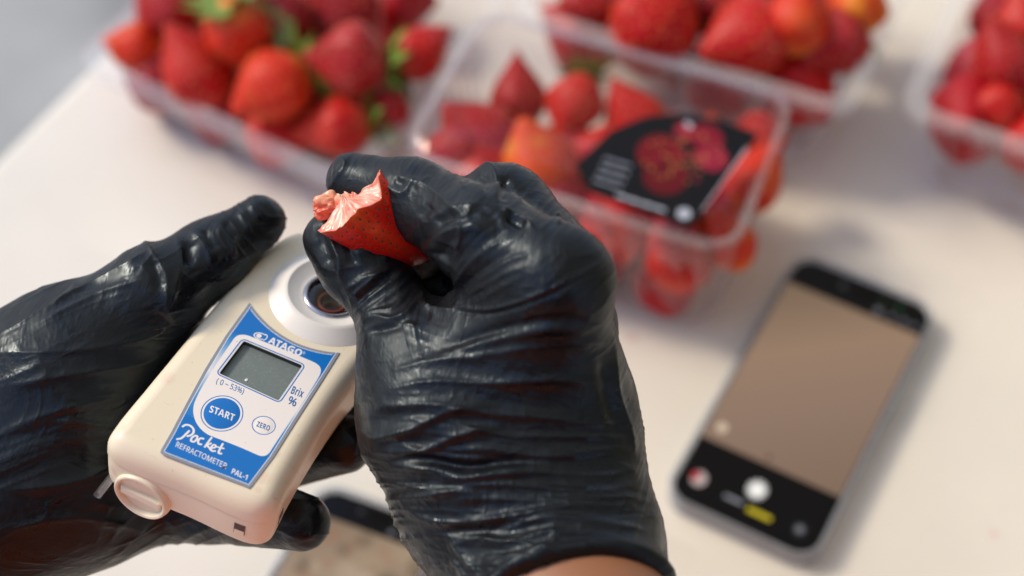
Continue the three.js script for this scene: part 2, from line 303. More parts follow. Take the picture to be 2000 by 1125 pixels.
// left hand
{
  const bone = (a, b) => capsule(J(...a), J(...b));
  const chain = (list, x, y, z, k) => { let s = 1e9; for (const f of list) s = smin(s, f(x, y, z), k); return s; };
  const thumb = [
    bone([508, 432, 622, 50], [410, 503, 614, 66]),
    bone([410, 503, 614, 66], [300, 580, 604, 92]),
    bone([300, 580, 604, 92], [140, 735, 604, 170]),
  ];
  const palm = [
    bone([140, 735, 606, 170], [110, 930, 606, 178, 1.2]),
    bone([40, 795, 606, 160], [-60, 1000, 600, 190, 1.2]),
    bone([110, 930, 608, 176, 1.2], [-150, 1000, 596, 190, 1.2]),
    bone([250, 830, 632, 140], [200, 950, 620, 130]),
    bone([330, 720, 640, 120], [230, 900, 632, 150]),
  ];
  const fingers = [
    [bone([230, 950, 622, 118], [410, 975, 618, 82]), bone([410, 975, 618, 82], [590, 1020, 592, 56])],
    [bone([300, 860, 640, 100], [520, 900, 640, 66]), bone([520, 900, 640, 66], [672, 868, 612, 56])],
    [bone([360, 760, 650, 90], [600, 800, 660, 62]), bone([600, 800, 660, 62], [760, 760, 640, 55])],
  ];
  const f = (x, y, z) => {
    let s = chain(palm, x, y, z, 14); s = smin(s, chain(thumb, x, y, z, 8), 9);
    for (const c of fingers) s = smin(s, chain(c, x, y, z, 5), 4);
    return s;
  };
  const g = surface([J(-120, 0, 620, 0)[0], J(0, 1180, 620, 0)[1], -690], [J(800, 0, 650, 0)[0], J(0, 350, 620, 0)[1], -540], 0.65, f);
  const folds = makeFolds([
    ['r', 10, 1.3, 343, 455, 354, 505, 342, 560, 330, 600], ['g', 13, 1.6, 365, 470, 372, 520], ['r', 11, 1.4, 283, 470, 322, 535, 326, 600, 345, 640], ['g', 14, 1.4, 300, 500, 318, 570], ['r', 9, 1.4, 374, 447, 406, 492, 410, 530], ['r', 9, 1.4, 419, 436, 452, 478, 455, 505], ['g', 9, 1.0, 436, 434, 462, 470], ['r', 8, 1.3, 464, 412, 490, 455], ['r', 8, 1.0, 487, 398, 508, 430], ['g', 9, 0.9, 395, 450, 425, 490],
    ['r', 9, 1.2, 222, 488, 278, 474, 303, 500], ['r', 6, 0.8, -20, 664, 90, 603, 225, 528, 296, 487], ['r', 9, 1.0, 72, 567, 122, 533], ['r', 11, 1.1, -20, 690, 150, 685, 300, 655, 330, 635], ['r', 11, 1.2, -20, 762, 150, 730, 285, 708, 330, 682], ['r', 10, 1.0, 60, 640, 180, 580, 280, 545], ['r', 12, 1.2, -10, 850, 120, 800, 260, 770], ['r', 12, 1.2, -10, 960, 150, 940, 240, 900], ['r', 12, 1.2, -10, 1040, 150, 1010, 300, 1040],
    ['r', 8, 1.2, 560, 975, 600, 985, 630, 1000], ['r', 7, 0.9, 545, 1035, 590, 1050, 620, 1040], ['r', 7, 1.0, 620, 880, 680, 870, 715, 850], ['r', 7, 0.9, 660, 835, 690, 860, 690, 895],
  ]);
  wrinkle(g, (px, py, x, y, z, facing) => {
    const front = sstep(-0.25, 0.15, facing), th = sstep(640, 560, py - (px - 300) * -0.5) * sstep(150, 320, px);
    return front * foldHeight(folds, px, py) + 0.14 * fbm(x / 7, y / 7, z / 7, 3) + (1 - th) * 0.55 * slack(px, py, 0.93, -0.36, 190, 42, 3.7) + th * 0.3 * slack(px, py, 0.5, 0.86, 60, 30, 8.2);
  });
  toPlace(g, personAt);
  tag(part('glove', g, gloveMat, person), 'black nitrile glove on the left hand, wrapped around the refractometer');
}

// ------------------------------------------------------------------ the refractometer
const devR = new THREE.Matrix4().set(0.90198516, 0.3894653, 0.18638548, 0, -0.40637016, 0.61988885, 0.67126829, 0, 0.14589742, -0.68121553, 0.71739762, 0, 0, 0, 0, 1);
const devT = V(-80.2, -25, -589);
// a pixel -> mm on the device's own plane z
function onDevice(px, py, z = 0) {
  const ex = V(), ey = V(), ez = V(); devR.extractBasis(ex, ey, ez);
  const d = V((px - CX) / F, -(py - CY) / F, -1), o = devT.clone().addScaledVector(ez, z), t = ez.dot(o) / ez.dot(d), q = d.multiplyScalar(t).sub(devT);
  return [q.dot(ex), q.dot(ey)];
}
{
  const dev = base('refractometer', toWorld(devT.clone().multiplyScalar(0.001)));
  dev.quaternion.copy(camQ).multiply(new THREE.Quaternion().setFromRotationMatrix(devR)); dev.scale.setScalar(0.001);
  tag(dev, 'cream handheld digital refractometer with blue label and grey display, held in the left glove', 'refractometer');
  const bodyM = std([0.85, 0.755, 0.57], 0.36, { specularIntensity: 0.9 });
  // outline at the widest level, counter-clockwise, mm
  const ctl = [[-27, -57], [0, -56], [24, -54.5], [28.3, -50], [27.6, -40], [26.2, -20], [25.8, 0], [26.6, 15], [29, 30], [29, 46], [23, 60], [10, 69.5], [-2, 71.5], [-14, 69], [-24, 61.5], [-29, 50], [-31, 36], [-31.6, 15], [-31.8, -10], [-32, -30], [-32, -48], [-31, -54]];
  const curve = new THREE.CatmullRomCurve3(ctl.map(([x, y]) => V(x, y, 0)), true, 'centripetal'), NP = 240, ring0 = curve.getSpacedPoints(NP).slice(0, NP);
  const nrm = ring0.map((p, i) => { const a = ring0[(i + NP - 2) % NP], b = ring0[(i + 2) % NP], t = b.clone().sub(a).normalize(); return V(t.y, -t.x, 0); });
  // [z, inset]
  const prof = [[0, 6.4]]; for (let k = 1; k <= 12; k++) { const t = k / 12 * Math.PI / 2; prof.push([-7.2 * (1 - Math.cos(t)), 6.4 - 6.4 * Math.sin(t)]); }
  prof.push([-9.8, -0.05], [-10.0, 0.15], [-10.15, 0.45], [-10.3, 0.45], [-10.45, 0.2], [-16, 0.35], [-21, 0.7], [-23.2, 1.2], [-24.2, 2.2], [-24.6, 4], [-24.6, 30]);
  const pos = [], idx = [];
  for (const [z, s] of prof) for (let i = 0; i < NP; i++) { const p = ring0[i], sc = s > 20 ? 1 - s / 40 : 1; s > 20 ? pos.push(p.x * sc, p.y * sc, z) : pos.push(p.x - nrm[i].x * s, p.y - nrm[i].y * s, z); }
  for (let k = 0; k < prof.length - 1; k++) for (let i = 0; i < NP; i++) { const a = k * NP + i, b = k * NP + (i + 1) % NP; idx.push(a, a + NP, b, b, a + NP, b + NP); }
  const shell = new THREE.BufferGeometry(); shell.setAttribute('position', new THREE.Float32BufferAttribute(pos, 3)); shell.setIndex(idx); shell.computeVertexNormals();
  // top face with openings for the display and the prism
  const top = new THREE.Shape(ring0.map((p, i) => new THREE.Vector2(p.x - nrm[i].x * 6.4, p.y - nrm[i].y * 6.4)));
  const q = (x, y) => onDevice(x, y, 0);
  const lcd = [[430, 730], [477, 668], [589, 715], [543, 782]].map(([x, y]) => q(x, y));
  const hole = (pts, r) => { const h = new THREE.Path(), n = pts.length; for (let i = 0; i < n; i++) { const p = pts[i], a = pts[(i + n - 1) % n], b = pts[(i + 1) % n], la = Math.hypot(a[0] - p[0], a[1] - p[1]), lb = Math.hypot(b[0] - p[0], b[1] - p[1]);
    const s = [p[0] + (a[0] - p[0]) / la * r, p[1] + (a[1] - p[1]) / la * r], e = [p[0] + (b[0] - p[0]) / lb * r, p[1] + (b[1] - p[1]) / lb * r]; i ? h.lineTo(...s) : h.moveTo(...s); h.quadraticCurveTo(p[0], p[1], ...e); } h.closePath(); return h; };
  const grow = (pts, d) => { const cx = pts.reduce((s, p) => s + p[0], 0) / pts.length, cy = pts.reduce((s, p) => s + p[1], 0) / pts.length; return pts.map(([x, y]) => { const l = Math.hypot(x - cx, y - cy); return [x + (x - cx) / l * d, y + (y - cy) / l * d]; }); };
  top.holes.push(hole(grow(lcd, 0.6), 0.8), new THREE.Path().absellipse(3, 36.5, 20, 20, 0, Math.PI * 2));
  const cap = new THREE.ShapeGeometry(top, 24); cap.deleteAttribute('uv'); shell.deleteAttribute('uv');
  const capN = cap.attributes.normal; for (let i = 0; i < capN.count; i++) capN.setXYZ(i, 0, 0, 1);
  const hg = mergeGeometries([shell, cap].map((g) => g.index ? g.toNonIndexed() : g)); { const P = hg.attributes.position, uv = new Float32Array(P.count * 2); for (let i = 0; i < P.count; i++) { uv[2 * i] = (P.getX(i) + 0.5 * P.getZ(i)) / 140 + 0.5; uv[2 * i + 1] = (P.getY(i) + 0.5 * P.getZ(i)) / 140 + 0.5; } hg.setAttribute('uv', new THREE.BufferAttribute(uv, 2)); }
  { const cv = document.createElement('canvas'); cv.width = cv.height = 1400; const c = cv.getContext('2d'); c.fillStyle = '#fff'; c.fillRect(0, 0, 1400, 1400);
    for (let i = 0; i < 420; i++) { const x = rnd() * 1400, y = rnd() * 1400, big = rnd() < 0.10, r = big ? 10 + 26 * rnd() : 1.2 + 3.2 * rnd(), a = big ? 0.05 + 0.07 * rnd() : 0.05 + 0.16 * rnd(); const g = c.createRadialGradient(x, y, 0, x, y, r); const q = rnd() < 0.6 ? '205,70,95' : '120,80,50'; g.addColorStop(0, `rgba(${q},${a})`); g.addColorStop(0.6, `rgba(${q},${a * 0.8})`); g.addColorStop(1, `rgba(${q},0)`); c.fillStyle = g; c.fillRect(x - r, y - r, 2 * r, 2 * r); }
    c.strokeStyle = 'rgba(110,75,50,0.16)'; c.lineWidth = 1.4; for (let i = 0; i < 60; i++) { const x = rnd() * 1400, y = rnd() * 1400, a = rnd() * 7; c.beginPath(); c.moveTo(x, y); c.lineTo(x + Math.cos(a) * 30 * rnd(), y + Math.sin(a) * 30 * rnd()); c.stroke(); }
    const t = new THREE.CanvasTexture(cv); t.colorSpace = THREE.SRGBColorSpace; const hm = bodyM.clone(); hm.map = t; part('housing', hg, hm, dev); }
  // sample stage: outer cone, crest, dish, prism
  const stageM = std([0.84, 0.80, 0.73], 0.32);
  const lathe = (pts, n = 96) => new THREE.LatheGeometry(pts.map(([r, z]) => new THREE.Vector2(r, z)), n).rotateX(Math.PI / 2);
  const st = part('sample_stage', toCreasedNormals(lathe([[22.6, -0.6], [22.3, 0.15], [21.8, 0.5], [17.6, 3.3], [16.8, 3.7], [16.1, 3.75], [15.4, 3.3], [12.2, 1.5], [11.0, 1.2], [10.5, 1.1], [10.2, -1]].reverse()), 0.5), stageM, dev); st.position.set(3, 36.5, 0);
  const metal = std([0.42, 0.43, 0.50], 0.25, { metalness: 0.85 });
  const bez = part('prism_bezel', lathe([[8.6, -2], [8.8, 1.5], [9.4, 1.95], [10.2, 1.75], [10.45, 1.0]]), metal, st);
  const well = part('prism_well', lathe([[0.01, -4.2], [3.0, -4.2], [3.4, -3.6], [8.7, 0.6], [8.75, 1.2]]), std([0.025, 0.014, 0.012], 0.22), st);
  part('seal_ring', new THREE.TorusGeometry(4.6, 0.5, 10, 48).translate(0, 0, -2.3), std([0.30, 0.06, 0.035], 0.4), st);
  part('prism', new THREE.SphereGeometry(14, 48, 12, 0, Math.PI * 2, 0, 0.66).rotateX(Math.PI / 2).scale(1, 1, 0.35).translate(0, 0, -3.4), std([0.9, 0.85, 0.8], 0.03, { transmission: 1, ior: 1.5 }), st);

  // ---- label artwork, drawn in mm through a canvas
  const S = 26, X0 = -24, Y0 = 21, cw = 48 * S | 0, ch = 76 * S | 0, cv = document.createElement('canvas'); cv.width = cw; cv.height = ch;
  const c = cv.getContext('2d'), U = (p) => [(p[0] - X0) * S, (Y0 - p[1]) * S], Q = (x, y) => U(q(x, y));
  const poly = (pts, r = 0) => { c.beginPath(); const n = pts.length; for (let i = 0; i < n; i++) { const p = pts[i], a = pts[(i + n - 1) % n], b = pts[(i + 1) % n]; if (!r) { i ? c.lineTo(...p) : c.moveTo(...p); continue; } const mx = (a[0] + p[0]) / 2, my = (a[1] + p[1]) / 2; if (!i) c.moveTo(mx, my); const rr = Array.isArray(r) ? r[i] : r; c.arcTo(p[0], p[1], (p[0] + b[0]) / 2, (p[1] + b[1]) / 2, rr * S); } c.closePath(); };
  const blue = '#0b72c4', cream = '#f3ece6', navy = '#12609f';
  c.fillStyle = '#8d929e'; c.fillRect(0, 0, cw, ch);
  // label outlines, pixels of the photograph
  const arcTop = (o) => { const r = []; const n = 14, A = [487, 592], B = [664, 690]; for (let i = 0; i <= n; i++) { const t = i / n; const P0 = A, P1 = [549, 684], P2 = B; r.push([(1 - t) ** 2 * P0[0] + 2 * t * (1 - t) * P1[0] + t * t * P2[0], (1 - t) ** 2 * P0[1] + 2 * t * (1 - t) * P1[1] + t * t * P2[1]]); } return r.map(([x, y]) => [x, y + o]); };
  const leftEdge = [[487, 592], [440, 657], [400, 722], [363, 790], [334, 845], [315, 884]], rightEdge = [[490, 955], [534, 895], [575, 830], [622, 757], [664, 690]];
  const inset = (pts, d) => { const n = pts.length, out = []; for (let i = 0; i < n; i++) { const a = pts[(i + n - 1) % n], b = pts[(i + 1) % n], tx = b[0] - a[0], ty = b[1] - a[1], l = Math.hypot(tx, ty); out.push([pts[i][0] + ty / l * d, pts[i][1] - tx / l * d]); } return out; };
  const mm = (list) => list.map(([x, y]) => q(x, y));
  const outlineL = [...mm(leftEdge).slice(0, -1), ...mm([[315, 878], [313, 884], [320, 890], [480, 952], [487, 955], [492, 951]]), ...mm(rightEdge).slice(1, -1), ...mm(arcTop(0)).reverse().slice(0, -1)];
  const inner = (d) => inset(outlineL, -d);
  const trace = (pts) => { c.beginPath(); pts.forEach((p, i) => { const u = U(p); i ? c.lineTo(...u) : c.moveTo(...u); }); c.closePath(); };
  trace(inner(1.1)); c.fillStyle = '#e4e8ee'; c.fill();
  trace(inner(1.35)); c.save(); c.clip();
  // blue field fading to pale towards the middle of both sides
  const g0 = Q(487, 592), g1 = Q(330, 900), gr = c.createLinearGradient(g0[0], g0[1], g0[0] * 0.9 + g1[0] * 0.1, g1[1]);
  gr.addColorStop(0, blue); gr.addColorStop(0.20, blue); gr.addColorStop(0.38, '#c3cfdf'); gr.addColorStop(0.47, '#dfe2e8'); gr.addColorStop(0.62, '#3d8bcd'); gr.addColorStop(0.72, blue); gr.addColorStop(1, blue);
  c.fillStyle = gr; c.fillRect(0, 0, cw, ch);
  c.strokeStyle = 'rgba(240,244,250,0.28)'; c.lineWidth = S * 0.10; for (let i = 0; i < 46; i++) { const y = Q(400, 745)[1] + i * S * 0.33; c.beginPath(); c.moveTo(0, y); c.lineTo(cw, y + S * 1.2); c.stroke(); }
  c.fillStyle = blue; { const a = U(q(320, 840)), b = U(q(520, 905)); poly([[0, a[1] + 60], [a[0] + 120, a[1] + 20], [cw, b[1] - 80], [cw, ch], [0, ch]]); c.fill(); }
  c.restore();
  // pale panel
  const bez4 = (pts) => { c.beginPath(); c.moveTo(...Q(...pts[0])); for (let i = 1; i < pts.length; i += 3) c.bezierCurveTo(...Q(...pts[i]), ...Q(...pts[i + 1]), ...Q(...pts[i + 2])); c.closePath(); };
  bez4([[453, 668], [460, 656], [468, 652], [486, 657], [520, 670], [575, 692], [612, 708], [628, 716], [630, 724], [622, 738], [600, 775], [555, 840], [527, 884], [520, 893], [512, 894], [501, 889], [460, 870], [430, 860], [408, 851], [383, 838], [373, 812], [379, 790], [388, 762], [425, 708], [453, 668]]);
  c.fillStyle = cream; c.fill();
  // display surround lines
  const lcdU = lcd.map(U), grown = (d) => grow(lcd, d).map(U);
  c.strokeStyle = blue; c.lineWidth = 0.42 * S; poly(grown(1.35), 1.6); c.stroke();
  c.fillStyle = '#dfe0e2'; poly(grown(0.85), 1.2); c.fill();
  c.fillStyle = '#2a2d2c'; poly(grown(0.3), 0.7); c.fill();
  // text along a baseline: start pixel, end pixel, a pixel straight above the start at cap height
  function text(s, p0, p1, ptop, font, color, cap = 0.72, skew = 0, stroke = 0) {
    const a = Q(...p0), b = Q(...p1), h = Q(...ptop); c.save(); c.font = '100px ' + font.f; if (font.w) c.font = font.w + ' ' + c.font;
    const w = c.measureText(s).width; c.setTransform((b[0] - a[0]) / w, (b[1] - a[1]) / w, -(h[0] - a[0]) / (100 * cap), -(h[1] - a[1]) / (100 * cap), a[0], a[1]);
    c.fillStyle = color; c.fillText(s, 0, 0); if (stroke) { c.strokeStyle = color; c.lineWidth = stroke; c.stroke; c.strokeText(s, 0, 0); } c.restore();
  }
  const sans = { f: 'sans-serif' }, bold = { f: 'sans-serif', w: 'bold' };
  text('ATAGO', [523, 670], [587, 698], [529, 659], bold, cream, 0.70, 0, 3);
  text('®', [590, 692], [595, 694], [592, 687], sans, cream, 0.70);
  text('( 0 ~ 53%)', [421, 749], [475, 771], [425, 739], sans, navy, 0.72, 0, 2);
  text('Brix', [566, 769], [590, 778], [572, 754], bold, navy, 0.74);
  text('%', [560, 788], [577, 796], [566, 774], sans, navy, 0.72, 0, 4);
  text('REFRACTOMETER', [341, 873], [441, 917], [345, 863], sans, cream, 0.72, 0, 1);
  text('PAL-1', [450, 925], [483, 940], [454, 915], bold, cream, 0.72);
  // emblem: a comet-like swirl
  { const e = Q(509, 658), k = S; c.save(); c.translate(...e); c.fillStyle = cream; c.beginPath(); c.arc(-0.6 * k, 0.1 * k, 0.95 * k, 0, 7); c.fill(); c.strokeStyle = cream; c.lineWidth = 0.42 * k; c.beginPath(); c.ellipse(-0.2 * k, 0, 2.1 * k, 1.35 * k, -0.25, 0.9, 5.6); c.stroke(); c.lineWidth = 0.36 * k; c.beginPath(); c.ellipse(1.0 * k, -0.2 * k, 1.1 * k, 1.5 * k, 0.1, -1.9, 0.9); c.stroke(); c.restore(); }
  // handwritten word: strokes on the photograph's pixels
  { const pen = (pts, w) => { const cr = new THREE.CatmullRomCurve3(pts.map(([x, y]) => { const u = Q(x, y); return V(u[0], u[1], 0); })), s = cr.getPoints(pts.length * 10); c.strokeStyle = cream; c.lineCap = c.lineJoin = 'round'; c.lineWidth = w * S; c.beginPath(); s.forEach((p, i) => i ? c.lineTo(p.x, p.y) : c.moveTo(p.x, p.y)); c.stroke(); };
    pen([[369, 843], [362, 850], [354, 857], [346, 859]], 0.75);                                                    // P stem
    pen([[357, 834], [362, 831], [370, 832], [377, 838], [378, 845], [373, 851], [366, 853]], 0.75);                // P bowl
    pen([[381, 852], [375, 856], [373, 862], [378, 864], [384, 859], [385, 853], [381, 852]], 0.7);                 // o
    pen([[397, 858], [392, 857], [387, 862], [388, 868], [393, 869]], 0.7);                                         // c
    pen([[413, 856], [407, 864], [400, 874]], 0.7); pen([[412, 867], [406, 870], [404, 871], [408, 875], [411, 880]], 0.65);   // k
    pen([[414, 876], [420, 875], [421, 871], [417, 870], [412, 876], [414, 882], [420, 882]], 0.65);                // e
    pen([[435, 868], [430, 877], [427, 886], [432, 887]], 0.7); pen([[424, 874], [431, 876], [437, 877]], 0.55); }   // t
  // key outlines
  const ell = (cx, cy, k) => { const o = Q(cx, cy), ax = Q(472, 819), ay = Q(447, 776); c.save(); c.beginPath(); c.setTransform((ax[0] - o[0]) * k, (ax[1] - o[1]) * k, (ay[0] - o[0]) * k, (ay[1] - o[1]) * k, o[0], o[1]); c.arc(0, 0, 1, 0, 7); c.restore(); };
  c.lineWidth = 0.34 * S; c.strokeStyle = blue; ell(433.5, 808.5, 1.0); c.stroke(); ell(433.5, 808.5, 0.88); c.fillStyle = blue; c.fill();
  text('START', [407, 806], [456, 825], [411, 793], bold, cream, 0.72);
  { const o = Q(515, 832), r = 3.75 * S; c.lineWidth = 0.3 * S; c.beginPath(); c.arc(o[0], o[1], r, 0, 7); c.stroke(); }
  text('ZERO', [500, 834], [526, 844], [503, 824], bold, navy, 0.72);
  // juice specks and scuffs
  for (let i = 0; i < 60; i++) { const x = rnd() * cw, y = rnd() * ch, r = S * (0.06 + 0.14 * rnd()); c.fillStyle = i % 5 ? `rgba(200,60,110,${0.06 + 0.12 * rnd()})` : 'rgba(70,20,40,0.35)'; c.beginPath(); c.ellipse(x, y, r, r * (0.6 + rnd()), rnd() * 3, 0, 7); c.fill(); }
  { const o = Q(437, 914); c.fillStyle = 'rgba(90,30,40,0.75)'; c.beginPath(); c.ellipse(o[0], o[1], 0.5 * S, 0.7 * S, 0.4, 0, 7); c.fill(); }
  const tex = new THREE.CanvasTexture(cv); tex.colorSpace = THREE.SRGBColorSpace; tex.anisotropy = 8;
  const labelM = std([1, 1, 1], 0.33); labelM.map = tex;
  const uvmm = (g) => { const P = g.attributes.position, uv = new Float32Array(P.count * 2); for (let i = 0; i < P.count; i++) { uv[2 * i] = (P.getX(i) - X0) / (cw / S); uv[2 * i + 1] = 1 - (Y0 - P.getY(i)) / (ch / S); } g.setAttribute('uv', new THREE.BufferAttribute(uv, 2)); return g; };
  const ls = new THREE.Shape(outlineL.map(([x, y]) => new THREE.Vector2(x, y))); ls.holes.push(hole(grow(lcd, 0.25), 0.6));
  const lg = new THREE.ExtrudeGeometry(ls, { depth: 0.2, bevelEnabled: true, bevelSize: 0.12, bevelThickness: 0.1, bevelOffset: -0.12, bevelSegments: 2 }); lg.translate(0, 0, 0.02);
  const label = tag(part('label_panel', uvmm(lg), labelM, dev), 'blue and white printed label panel with silver border');
  // raised keys share the artwork
  const dome = (cx, cy, ax, ay, h) => { const o = q(cx, cy), a = q(...ax), b = q(...ay), pts = [], ix = [], R = 6, N = 48; for (let r = 0; r <= R; r++) for (let i = 0; i < N; i++) { const t = i / N * 2 * Math.PI, k = r / R; pts.push(o[0] + ((a[0] - o[0]) * Math.cos(t) + (b[0] - o[0]) * Math.sin(t)) * k, o[1] + ((a[1] - o[1]) * Math.cos(t) + (b[1] - o[1]) * Math.sin(t)) * k, 0.33 + h * (1 - k * k * k * k)); }
    for (let r = 0; r < R; r++) for (let i = 0; i < N; i++) { const A = r * N + i, B = r * N + (i + 1) % N; ix.push(A, A + N, B, B, A + N, B + N); } const g = new THREE.BufferGeometry(); g.setAttribute('position', new THREE.Float32BufferAttribute(pts, 3)); g.setIndex(ix); uvmm(g); g.computeVertexNormals(); if (g.attributes.normal.getZ(60) < 0) { ix.reverse(); g.setIndex(ix); g.computeVertexNormals(); } return g; };
  part('start_button', dome(433.5, 808.5, [466, 818], [445, 781], 0.3), labelM, label);
  part('zero_button', dome(515, 832, [534, 832], [515, 849], 0.15), labelM, label);
  // display
  const lcdM = std([1, 1, 1], 0.3); lcdM.map = pixelTexture(256, (u, v) => { const n = fbm(u * 40, v * 40, 2, 3), d = noise(u * 90, v * 90, 5) > 0.78 ? 0.16 : 0; const k = 0.88 + 0.05 * n + d; return [0.52 * k, 0.57 * k, 0.56 * k]; }, true);
  { const s = new THREE.Shape(grow(lcd, 1.2).map(([x, y]) => new THREE.Vector2(x, y))), g = new THREE.ShapeGeometry(s); g.translate(0, 0, -1.5); const P = g.attributes.position, uv = g.attributes.uv; for (let i = 0; i < P.count; i++) uv.setXY(i, P.getX(i) / 30 + 0.5, P.getY(i) / 30 + 0.5); part('display', g, lcdM, dev);
    const wall = new THREE.Shape(grow(lcd, 0.9).map(([x, y]) => new THREE.Vector2(x, y))); wall.holes.push(hole(grow(lcd, 0.3), 0.6)); part('display_frame', new THREE.ExtrudeGeometry(wall, { depth: 1.5, bevelEnabled: false }).translate(0, 0, -1.62), std([0.03, 0.032, 0.032], 0.5), dev); 
    const bl = part('juice_drop', new THREE.SphereGeometry(0.55, 12, 8).scale(1, 1.25, 0.3), std([0.8, 0.8, 0.78], 0.4), dev); const o = q(482, 737); bl.position.set(o[0], o[1], -1.4); }
  // battery cap on the bottom end
  const capM = std([0.84, 0.755, 0.58], 0.38), cz = -20.5, cx0 = -16;
  const turn = (g) => g.rotateX(Math.PI / 2);  // lathe axis y -> -y outwards
  const capG = part('battery_cap', toCreasedNormals(new THREE.LatheGeometry([[9.8, 3], [9.8, -0.6], [9.5, -1.2], [9.0, -1.4], [8.5, -1.1], [8.2, -0.2], [8.0, 1.1], [0.01, 1.1]].map(([r, y]) => new THREE.Vector2(r, y)), 72), 0.5), capM, dev); capG.position.set(cx0, -57.2, cz);
  part('cap_grip', new RoundedBoxGeometry(15.2, 2.4, 3.8, 4, 0.9).translate(0, 0.2, -0.6), capM, capG);
  part('battery_housing', new THREE.CylinderGeometry(10.2, 10.2, 22, 48).translate(cx0, -45.5, cz), bodyM, dev);
  const dark = std([0.10, 0.06, 0.045], 0.7);
  for (const [want, z, w, hh] of [[(p) => Math.abs(p.x - 18.4) + (p.y > 0 ? 99 : 0), -15.6, 3.8, 5.0], [(p) => Math.abs(p.y + 44) + (p.x < 0 ? 99 : 0), -15, 3.4, 4.6]]) {
    let k = 0; ring0.forEach((p, i) => { if (want(p) < want(ring0[k])) k = i; }); const p = ring0[k], n = nrm[k], ss = part('strap_slot', new THREE.BoxGeometry(w, 0.5, hh), dark, dev); ss.position.set(p.x - n.x * 0.35, p.y - n.y * 0.35, z); ss.rotation.z = Math.atan2(n.y, n.x) - Math.PI / 2;
    const fl = part('slot_floor', new THREE.BoxGeometry(w * 0.9, 0.3, hh * 0.34).translate(0, 0.2, -hh * 0.3), bodyM, ss); fl.rotation.x = 0;
  }
  // clear tape tab at the cap
  const tape = std([0.92, 0.92, 0.94], 0.12, { transmission: 0.9, ior: 1.45 });
  const tp = new THREE.CylinderGeometry(1.5, 1.5, 11, 16, 1, true, 0, 4.4); part('tape_tab', tp.translate(-28.2, -58.8, -20.5).rotateY(0), tape, dev);
}

// ------------------------------------------------------------------ the rest of the person: sleeves, left forearm, shirt (behind and below the picture)
{
  const cam = (j) => { const p = toWorld(V(j[0], j[1], j[2]).multiplyScalar(0.001)); return [p.x * 1000, p.y * 1000, p.z * 1000]; };
  const rEl = cam(J(1250, 1500, 500, 0)), lEl = cam(J(-170, 1010, 596, 0));
  const seg = (a, ra, b, rb) => capsule([...a, ra], [...b, rb]);
  const sh = [seg([40, 40, 560], 150, [40, 480, 610], 150), seg([-60, 120, 560], 130, [-80, 470, 610], 130), seg([140, 120, 560], 130, [170, 470, 610], 130),
    seg([210, 560, 690], 75, [270, 250, 560], 62), seg([270, 250, 560], 62, [rEl[0] + 70, rEl[1] - 20, rEl[2] + 150], 55), seg([-150, 560, 690], 75, [-330, 240, 500], 62)];
  const f = (x, y, z) => { let s = 1e9; for (const q of sh) s = smin(s, q(x, y, z), 40); return s; };
  const place = (g) => { g.scale(0.001, 0.001, 0.001); g.translate(-personAt.x, -personAt.y, -personAt.z); return g; };
  part('shirt', place(surface([-470, 200, 380], [400, 720, 900], 9, f)), std([0.055, 0.04, 0.045], 0.85), person);
  tag(part('apron', place(surface([-260, -130, 360], [340, 330, 800], 9, (x, y, z) => Math.max(Math.min(f(x, y, z) - 5, 1e3), y - 318, Math.abs(x - 30) - 245))), std([0.85, 0.16, 0.03], 0.8), person), 'orange red apron');
  const fl = [seg(lEl, 30, [-330, 235, 480], 44)];
  const gl = surface([-420, 100, 100], [-80, 330, 560], 5, (x, y, z) => fl[0](x, y, z)); gl.scale(0.001, 0.001, 0.001); gl.translate(-personAt.x, -personAt.y, -personAt.z);
  part('forearm', gl, skinMat, person);
}

